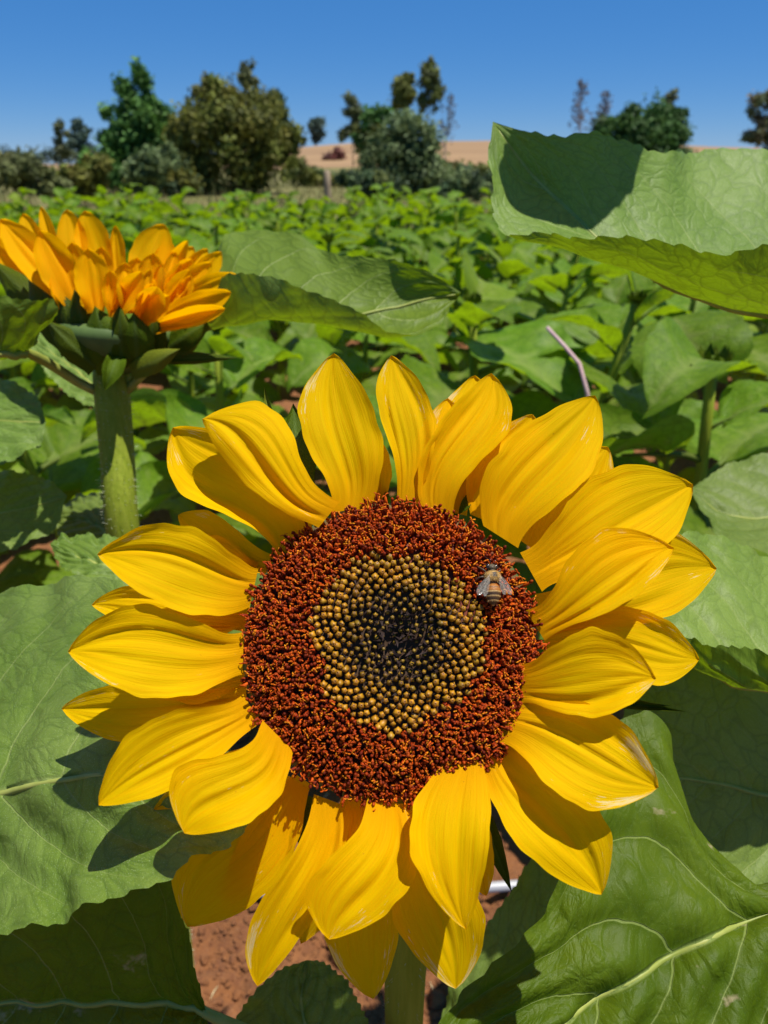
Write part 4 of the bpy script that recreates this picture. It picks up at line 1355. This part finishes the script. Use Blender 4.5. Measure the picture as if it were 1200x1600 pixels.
# big lower leaf with worn patches
hero_leaf(plant_r,
          [(1340, 1330, .30), (1270, 1380, .288), (1200, 1422, .28), (1080, 1488, .268), (950, 1566, .258), (840, 1640, .25), (700, 1745, .242)],
          [(1340, 1290, .31), (1290, 1300, .315), (1200, 1375, .31), (1168, 1395, .31), (1130, 1340, .31), (1062, 1240, .31), (1040, 1165, .315), (1000, 1112, .315), (930, 1180, .300), (885, 1300, .284), (870, 1405, .270), (790, 1488, .262), (722, 1555, .258), (685, 1610, .252), (665, 1690, .246), (700, 1745, .242)],
          [(1340, 1370, .29), (1330, 1480, .272), (1280, 1640, .258), (1180, 1760, .250), (1020, 1850, .242), (850, 1840, .240), (700, 1745, .242)],
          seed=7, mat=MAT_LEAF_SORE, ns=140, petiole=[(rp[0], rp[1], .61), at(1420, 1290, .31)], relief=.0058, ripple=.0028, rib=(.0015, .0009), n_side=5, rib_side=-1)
# shaded lower leaf
hero_leaf(plant_r,
          [(1420, 1290, .40), (1300, 1262, .395), (1200, 1242, .39), (1120, 1222, .385), (1050, 1216, .38), (960, 1240, .37)],
          [(1420, 1150, .41), (1300, 1060, .42), (1200, 1030, .415), (1100, 1030, .41), (1020, 1060, .40), (970, 1130, .385), (960, 1240, .37)],
          [(1420, 1400, .38), (1300, 1480, .365), (1200, 1500, .355), (1080, 1480, .352), (1000, 1400, .355), (960, 1240, .37)],
          seed=8, petiole=[(rp[0], rp[1], .57), at(1460, 1300, .40)])
# leaf behind, dark with a lit rim
hero_leaf(plant_r,
          [(1420, 790, .60), (1320, 800, .60), (1220, 805, .60), (1140, 800, .60), (1078, 765, .61)],
          [(1420, 730, .64), (1320, 700, .65), (1220, 705, .65), (1140, 725, .64), (1078, 765, .61)],
          [(1420, 850, .56), (1320, 880, .55), (1220, 868, .55), (1130, 840, .56), (1078, 765, .61)], seed=9, petiole=[(rp[0], rp[1], .70), at(1460, 760, .5)])

# ------------------------------------------------------------------ the plant at the left edge
lp = np.array([-.30, .27])
plant_l = thing('sunflower_plant', 'sunflower plant at the left edge with a large lit leaf under the yellow petals', 'plant', (lp[0], lp[1], 0))
stem_tube(plant_l, [(lp[0], lp[1], -.03), (lp[0], lp[1], .3), (lp[0] - .01, lp[1], .62), (lp[0] - .012, lp[1], .78)], [.013, .012, .010, .007], hairs=300)
bo = bpy.data.objects.new('bud', BUD); COL.objects.link(bo); bo.parent = plant_l; bo.location = (-.012, 0, .785); bo.scale = (.03,) * 3
hero_leaf(plant_l,
          [(-190, 1275, .272), (-90, 1255, .266), (0, 1232, .258), (150, 1207, .243), (260, 1225, .239), (340, 1255, .235), (393, 1272, .229)],
          [(-190, 1100, .33), (-120, 960, .385), (0, 928, .365), (60, 912, .350), (120, 903, .335), (190, 912, .315), (270, 990, .288), (345, 1130, .260), (393, 1272, .229)],
          [(-190, 1420, .258), (-90, 1480, .244), (0, 1462, .230), (75, 1440, .226), (150, 1413, .223), (270, 1364, .221), (340, 1325, .222), (380, 1300, .225), (393, 1272, .229)],
          bb=[(-190, 1350, .270), (-90, 1370, .264), (0, 1345, .254), (75, 1330, .247), (150, 1308, .240), (265, 1295, .233), (340, 1287, .229), (393, 1272, .229)],
          seed=10, ns=130, petiole=[(lp[0] - .004, lp[1], .63), at(-260, 1290, .29)], relief=.0024, ripple=.0015, rib=(.0016, .0004), rib_side=-1)
hero_leaf(plant_l, [(-260, 640, .53), (-120, 650, .53), (0, 655, .53), (72, 660, .53)],
          [(-260, 560, .55), (-120, 540, .56), (0, 590, .55), (55, 618, .54), (72, 660, .53)], [(-260, 720, .51), (-120, 760, .50), (0, 725, .51), (60, 695, .52), (72, 660, .53)], seed=11, petiole=[(lp[0] - .01, lp[1], .74), at(-300, 640, .50)], relief=.0012)
hero_leaf(plant_l, [(-260, 800, .555), (-120, 800, .555), (0, 800, .555), (105, 775, .55)],
          [(-260, 740, .575), (-120, 715, .585), (0, 735, .575), (70, 748, .565), (105, 775, .55)], [(-260, 880, .535), (-120, 900, .53), (0, 862, .535), (80, 830, .545), (105, 775, .55)], seed=12, petiole=[(lp[0] - .01, lp[1], .70), at(-300, 800, .50)], relief=.0012)

# ------------------------------------------------------------------ the flower seen from the side
H2 = at(182, 505, .52)
F2 = Frame(H2, -AF)                               # image-facing axes; w = metres towards the camera
s2 = at(193, 840, .525)
flower2 = thing('sunflower', 'amber sunflower seen from the side on a tall stem, left behind the large one', 'sunflower', (s2[0] + .004, s2[1] + .01, 0))
stem_tube(flower2, [(s2[0] - .03, s2[1] + .03, -.03), (s2[0] - .012, s2[1] + .015, .3), s2, at(182, 700, .522), at(174, 605, .522), at(174, 575, .528)], [.0125, .0125, .0118, .0112, .0108, .012], hairs=3200, hair_len=.0034)
# receptacle bowl
ax2 = unit(at(178, 500, .52) - at(177, 575, .523) + np.array([0, -.006, 0]))
e1 = unit(np.cross(ax2, [0, 1, 0])); e2 = np.cross(ax2, e1)
V, F = [], []
prof = [(.010, -.020), (.020, -.016), (.034, -.006), (.040, .004), (.040, .010), (.030, .013), (.015, .011), (.001, .010)]
c2 = at(186, 535, .52)
for r, w in prof:
    an = np.linspace(0, 2 * np.pi, 40, endpoint=False)
    V.append(c2 + np.outer(np.cos(an), e1) * r + np.outer(np.sin(an), e2) * r + ax2 * w)
V = np.concatenate(V)
for i in range(len(prof) - 1):
    for k in range(40):
        F.append((i * 40 + k, i * 40 + (k + 1) % 40, (i + 1) * 40 + (k + 1) % 40, (i + 1) * 40 + k))
head2 = part('flower_head', V, F, MAT_BACK, flower2)


def side_petal(b, tp, wd, w0, w1, seed, mat=MAT_PETAL2, **kw):
    b, tp = np.array(b, float), np.array(tp, float)
    d = unit(tp - b); pp = np.array([-d[1], d[0]]); m = b + (tp - b) * .55; wd = wd * .95
    return petal(head2, F2, b, tp, m + pp * wd / 2, m - pp * wd / 2, w0, w1, kw.pop('arch', .0), kw.pop('cup', .005), mat, seed, 30, 17, crease=.0015, narrow=.5, power=.5, **kw)


SIDE = [((70, 440), (36, 333), 42, -.030, -.045), ((95, 440), (64, 322), 26, -.034, -.050), ((125, 445), (104, 327), 50, -.034, -.046), ((162, 445), (132, 329), 58, -.036, -.044),
        ((188, 445), (180, 352), 26, -.036, -.040), ((212, 452), (256, 350), 68, -.032, -.040), ((236, 455), (268, 378), 40, -.034, -.044), ((250, 462), (302, 385), 42, -.030, -.044),
        ((268, 468), (324, 388), 36, -.022, -.034), ((280, 475), (346, 393), 42, -.016, -.024), ((50, 450), (-18, 372), 52, -.014, -.010), ((62, 450), (-5, 350), 40, -.020, -.03),
        ((108, 470), (0, 342), 58, .018, .012), ((118, 480), (62, 360), 62, .024, .026), ((96, 462), (40, 372), 46, .010, .010), ((150, 488), (137, 388), 58, .034, .036), ((178, 495), (172, 422), 34, .036, .042),
        ((178, 496), (221, 424), 42, .036, .046), ((222, 505), (246, 448), 50, .034, .050), ((228, 515), (361, 456), 50, .026, .038), ((248, 492), (369, 428), 46, .012, .020),
        ((238, 510), (352, 482), 34, .028, .045), ((215, 505), (264, 462), 40, .034, .044), ((262, 478), (330, 410), 44, -.004, -.004), ((130, 470), (112, 378), 44, .012, .016),
        ((205, 470), (214, 402), 40, -.01, -.012), ((190, 470), (196, 410), 36, .006, .006), ((230, 470), (240, 395), 44, .002, .002), ((160, 465), (158, 385), 40, -.006, -.006), ((80, 452), (20, 352), 40, -.006, -.012)]
for i, (b, tp, wd, w0, w1) in enumerate(SIDE):
    side_petal(b, tp, wd, w0, w1, 100 + i, roll=RNG.uniform(-.004, .004))
for i in range(26):
    a = RNG.uniform(0, 6.28)
    cx, cy = 182 + 105 * math.cos(a) * RNG.uniform(.4, 1), 470 + 22 * math.sin(a)
    L = RNG.uniform(45, 95); dx = (cx - 182) * RNG.uniform(.15, .65) + RNG.normal() * 12
    tp = (cx + dx, cy - L * RNG.uniform(.7, 1.0))
    if abs(tp[0] - 205) < 32 and tp[1] < 410: continue
    side_petal((cx, cy), tp, RNG.uniform(20, 38), .036 * math.sin(a), .040 * math.sin(a) + RNG.normal() * .006, 160 + i, roll=RNG.normal() * .006, arch=RNG.normal() * .004)
BR2 = [((178, 580), (148, 478), 74, .022, .040), ((215, 570), (209, 488), 58, .024, .042), ((120, 545), (45, 412), 74, .004, .012), ((140, 545), (116, 452), 50, .018, .030), ((95, 515), (-15, 405), 52, -.01, -.01),
       ((150, 575), (72, 500), 44, .026, .040), ((206, 582), (282, 545), 36, .026, .040), ((230, 560), (372, 559), 20, .016, .030), ((250, 552), (338, 492), 44, .008, .018),
       ((236, 562), (240, 482), 46, .016, .030), ((262, 545), (322, 505), 50, -.004, -.004), ((190, 570), (186, 476), 50, .026, .042), ((165, 560), (88, 452), 56, .014, .024), ((255, 555), (290, 480), 50, .004, .012)]
for i, (b, tp, wd, w0, w1) in enumerate(BR2):
    px_bract(head2, F2, b, tp, wd, w0, w1, arch=.006, seed=i + 70, cup=-.004)
# the one bract folded forward and down
px_bract(head2, F2, (188, 545), (163, 611), 34, .024, .034, arch=.008, seed=99, cup=.004)
# right leaf: folded, tip to the right
hero_leaf(flower2,
          [(318, 517, .515), (370, 502, .508), (430, 494, .505), (500, 496, .505), (560, 496, .507), (620, 483, .513), (680, 467, .515), (720, 457, .508)],
          [(318, 505, .530), (338, 400, .565), (362, 364, .58), (402, 358, .58), (470, 371, .565), (522, 398, .545), (572, 402, .525), (640, 412, .506), (690, 438, .507), (720, 457, .510)],
          [(318, 500, .500), (345, 436, .485), (370, 428, .478), (405, 430, .472), (462, 447, .468), (522, 470, .468), (580, 500, .470), (632, 526, .475), (665, 519, .485), (700, 488, .502), (720, 457, .516)],
          bb=[(318, 517, .508), (370, 500, .494), (430, 494, .486), (490, 503, .484), (548, 517, .484), (600, 525, .487), (645, 515, .494), (688, 482, .507), (720, 457, .516)],
          seed=13, ns=120, teeth=22, petiole=[at(196, 612, .522), at(225, 583, .520), at(262, 548, .518)], rib=(.0024, .0006), relief=.0012, flip=False)
# left leaf seen from below
hero_leaf(flower2,
          [(40, 549, .47), (0, 545, .455), (-60, 530, .44), (-140, 520, .43)],
          [(40, 549, .47), (88, 490, .455), (80, 470, .448), (30, 468, .44), (-40, 462, .432), (-140, 520, .43)],
          [(40, 549, .47), (20, 560, .478), (-20, 560, .475), (-80, 555, .46), (-140, 520, .43)],
          seed=14, petiole=[at(152, 612, .520), at(120, 596, .512), at(80, 570, .495)], rib=(.0026, .0010), flip=True)
# small low leaf at its foot
hero_leaf(flower2, [(230, 900, .44), (180, 885, .44), (130, 868, .445), (78, 850, .45)],
          [(230, 860, .46), (190, 842, .465), (140, 836, .465), (95, 838, .46), (78, 850, .45)],
          [(230, 930, .43), (190, 915, .43), (150, 905, .43), (100, 888, .44), (78, 850, .45)], seed=15, petiole=[at(205, 960, .52), at(240, 920, .47)])
hero_leaf(flower2, [(200, 850, .60), (170, 830, .60), (130, 810, .61), (88, 812, .62)],
          [(200, 800, .63), (170, 775, .64), (130, 772, .64), (98, 790, .63), (88, 812, .62)],
          [(200, 860, .585), (160, 862, .585), (120, 855, .59), (92, 838, .605), (88, 812, .62)], seed=16, petiole=[at(200, 930, .53), at(210, 880, .57)])
hero_leaf(flower2, [(165, 625, .66), (130, 585, .68), (90, 555, .70), (42, 518, .72)],
          [(165, 600, .68), (150, 560, .71), (120, 530, .73), (75, 515, .73), (42, 518, .72)],
          [(165, 640, .65), (120, 625, .66), (80, 590, .68), (55, 555, .70), (42, 518, .72)], seed=17, petiole=[at(190, 690, .53), at(185, 650, .6)])

# ------------------------------------------------------------------ dry stalk, drip pipe
a0, a1 = at(855, 512, 1.02), at(918, 605, .98)
MAT_STALK = plain_material('dry stalk', (.42, .27, .27), (.55, .40, .38), 60, .7)
V, F = tube(catmull([a0, (a0 + a1) / 2 + [.004, 0, .004], a1, [a1[0] + .03, a1[1] + .02, .25], [a1[0] + .04, a1[1] + .03, .0]], 14), np.linspace(.0026, .0036, 14), 7)
single('dry_stalk', V, F, MAT_STALK, 'pinkish dry bare stalk leaning among the green leaves above the right petals', 'stalk')
p0 = at_y(785, 1385, 1.0)
r = AF + (785 - 600) / FPX * AR + (800 - 1385) / FPX * AU
tt = (.022 - CAM_Z) / r[2]
pp = C0 + r * tt
MAT_PIPE = plain_material('grey pipe', (.30, .30, .32), (.40, .40, .42), 30, .35, .5)
V, F = tube([pp + np.array([x, .03 * x + .004 * math.sin(x * 9), .002 * math.sin(x * 14)]) for x in np.linspace(-1.3, 1.3, 40)], .0070, 12)
single('drip_pipe', V, F, MAT_PIPE, 'thin pale grey irrigation pipe lying on the soil under the large flower', 'pipe')

# ------------------------------------------------------------------ the bee
def head_xy(px, py):
    q = HEAD.px(px, py, dome(.03) + .004)
    return (q - HEAD.c) @ HEAD.u, (q - HEAD.c) @ HEAD.v


bx, by = head_xy(762, 918)
bp, bu, bv, bn, brad = disc_frame(bx, by)
bee = thing('bee', 'striped brown honey bee sitting on the dark red brown disc with wings spread', 'bee', bp)
bz = .0060                                        # body axis above the floor of the disc
ALONG = unit(bv * 1.0 + bu * -.02)
SIDEV = np.cross(ALONG, bn)


def bl(x, y, z):
    """bee coordinates in millimetres: x right, y towards the head, z up from the disc"""
    return bp + SIDEV * x * .001 + ALONG * y * .001 + bn * (bz + z * .001)


prof = [(6.55, .15), (6.4, .85), (6.0, 1.35), (5.4, 1.55), (4.8, 1.2), (4.45, .75), (4.15, 1.2), (3.6, 2.0), (2.7, 2.45), (1.8, 2.4), (1.0, 1.9), (.45, 1.0), (.15, .75), (-.2, 1.35), (-.9, 1.95),
        (-1.7, 2.25), (-2.0, 2.3), (-2.7, 2.35), (-3.0, 2.33), (-3.7, 2.25), (-4.0, 2.2), (-4.7, 1.95), (-5.0, 1.8), (-5.6, 1.3), (-6.2, .65), (-6.6, .1)]
yk = np.array([q[0] for q in prof])[::-1]; rk = np.array([q[1] for q in prof])[::-1]
ys_ = np.linspace(6.55, -6.6, 110)
V, F, Cc = [], [], []
nB = 28
for y in ys_:
    r = np.interp(y, yk, rk)
    for k in range(nB):
        a = 2 * np.pi * k / nB
        zz = -.35 * smoothstep(-1, -6, y) * 2.2 - .5 * smoothstep(4.4, 6.2, y)
        V.append(bl(r * math.cos(a), y, zz + r * .88 * math.sin(a)))
        nz = RNG.uniform(.8, 1.2)
        if y > 4.4: c = (.07, .05, .025)
        elif y > .3:
            c = (.34, .20, .055) if (r > 1.5 and not (abs(math.cos(a)) < .33 and math.sin(a) > 0 and 1.9 < y < 3.4)) else (.05, .035, .025)
        elif y > -2.3: c = (.30, .11, .016) if (-y) % 1.4 < 1.05 else (.16, .07, .02)
        else:
            ph = (-y - 2.3) % 1.35
            c = (.40, .25, .09) if ph < .32 else ((.13, .065, .02) if ph < .6 else (.05, .025, .010))
        Cc.append(np.array(c) * nz)
for i in range(len(ys_) - 1):
    for k in range(nB):
        F.append((i * nB + k, (i + 1) * nB + k, (i + 1) * nB + (k + 1) % nB, i * nB + (k + 1) % nB))
F.append(tuple(range(nB))); F.append(tuple((len(ys_) - 1) * nB + k for k in range(nB))[::-1])
MAT_BEE = tone_material('bee body', .5, .4, 0, 0, .5, 2500)
body = part('body', V, F, MAT_BEE, bee, col=np.array(Cc))
bag = Bag()
for i in range(1500):                             # fur on the thorax and the bands
    y = RNG.uniform(.6, 4.3) if RNG.random() < .75 else -2.3 - 1.35 * RNG.integers(0, 3) - RNG.uniform(0, .3)
    a = RNG.uniform(0, 6.28); r = np.interp(y, yk, rk)
    q = bl(r * .96 * math.cos(a), y, r * .86 * math.sin(a) - (.77 * smoothstep(-1, -6, y)))
    L = .00055 if y > 0 else .0003
    d = unit(SIDEV * math.cos(a) + bn * math.sin(a) + RNG.normal(size=3) * .5 - ALONG * .3)
    sd = unit(np.cross(d, RNG.normal(size=3))) * .00003
    bag.add([q - sd, q + sd, q + d * L * RNG.uniform(.5, 1.4)], [(0, 1, 2)])
V, F, _ = bag.arrays()
MAT_FUR = plain_material('bee fur', (.62, .40, .12), (.70, .50, .20), 10, .6)
part('fur', V, F, MAT_FUR, body, kind='stuff', smooth=False)
MAT_EYE = plain_material('bee eye', (.012, .008, .006), (.02, .012, .01), 900, .2, .6)
for sg in (-1, 1):
    v, f = blob((0, 0, 0), 1, 1, 77)
    an = np.linspace(0, np.pi, 9)
    V, F = tube([bl(sg * (1.05 + .28 * math.sin(q)), 5.55 + .75 * math.cos(q), -.15) for q in an], [.0003 + .00042 * math.sin(q) for q in an], 10)
    part('eye', V, F, MAT_EYE, body)
    # antenna
    V, F = tube(catmull([bl(sg * .4, 6.3, .2), bl(sg * .9, 7.3, .7), bl(sg * 1.5, 8.0, .2), bl(sg * 2.1, 8.8, -.4)], 10), np.linspace(.00014, .00011, 10), 6)
    part('antenna', V, F, MAT_EYE, bee)
    for (y0, kx, ky, fx, fy) in ((3.5, 3.2, 5.0, 3.6, 6.3), (2.4, 4.2, 2.0, 5.2, .6), (1.3, 3.6, -1.2, 4.4, -3.6)):
        V, F = tube(catmull([bl(sg * 1.3, y0, -1.4), bl(sg * (kx * .75), (y0 + ky) / 2, -.4), bl(sg * kx, ky, -1.0), bl(sg * (kx + fx) / 2, (ky + fy) / 2, -2.3), bl(sg * fx, fy, -3.2)], 12),
                    [.00022, .0003, .00034, .00032, .00028, .00024, .00026, .00028, .00022, .00016, .00013, .0001], 7)
        part('leg', V, F, plain_material('bee leg', (.05, .03, .02), (.09, .055, .03), 800, .4) if y0 == 3.5 and sg < 0 else bpy.data.materials['bee leg'], bee)
M = Mat('bee wing')
uvn = M.n('ShaderNodeTexCoord').outputs['UV']
vo = M.n('ShaderNodeTexVoronoi', _feature='DISTANCE_TO_EDGE', Vector=uvn, Scale=4.5)
ln = M.ramp(vo.outputs[0], .05, .0)
gl = M.n('ShaderNodeBsdfPrincipled', Base__Color=(.75, .70, .60), Roughness=.10)
gl.inputs['Specular IOR Level'].default_value = 1.0
tp_ = M.n('ShaderNodeBsdfTransparent', Color=(.95, .92, .86))
m1 = M.n('ShaderNodeMixShader', i0=.13, i1=tp_, i2=gl)
vb = M.n('ShaderNodeBsdfDiffuse', Color=(.62, .56, .46))
MAT_WING = M.surf(M.n('ShaderNodeMixShader', i0=M.math('MULTIPLY', ln, .4), i1=m1, i2=vb))
for sg, tipx, tipy, Lw in ((-1, -5.6, -4.0, 0), (1, 5.2, -3.2, 0)):
    for fore in (1, 0):
        b = np.array([sg * 1.5, 2.6 - (0 if fore else .9)])
        tpv = np.array([tipx, tipy]) if fore else np.array([tipx * .62, tipy * 1.05])
        ax_ = tpv - b; nrm = np.array([-ax_[1], ax_[0]]) / np.linalg.norm(ax_) * (1 if sg < 0 else -1)
        ns_, nt_ = 16, 7
        V, UVw = [], []
        for i in range(ns_):
            s_ = i / (ns_ - 1)
            hw = (.30 + 1.15 * math.sin(math.pi * min(1, s_ ** 1.5 * .92)) ** .8) * (1 if fore else .72)
            if i == ns_ - 1: hw = .12
            for j in range(nt_):
                t_ = j / (nt_ - 1) * 2 - 1
                q = b + ax_ * s_ + nrm * hw * (t_ * .8 - .1 * s_)
                V.append(bl(q[0], q[1], 1.7 - .5 * s_ + .12 * math.sin(7 * s_) + .12 * math.sin(5 * t_ + s_ * 4) - (0 if fore else .25)))
                UVw.append((s_, t_ * .3))
        part('wing', V, grid_faces(ns_, nt_), MAT_WING, bee, uv=np.array(UVw))
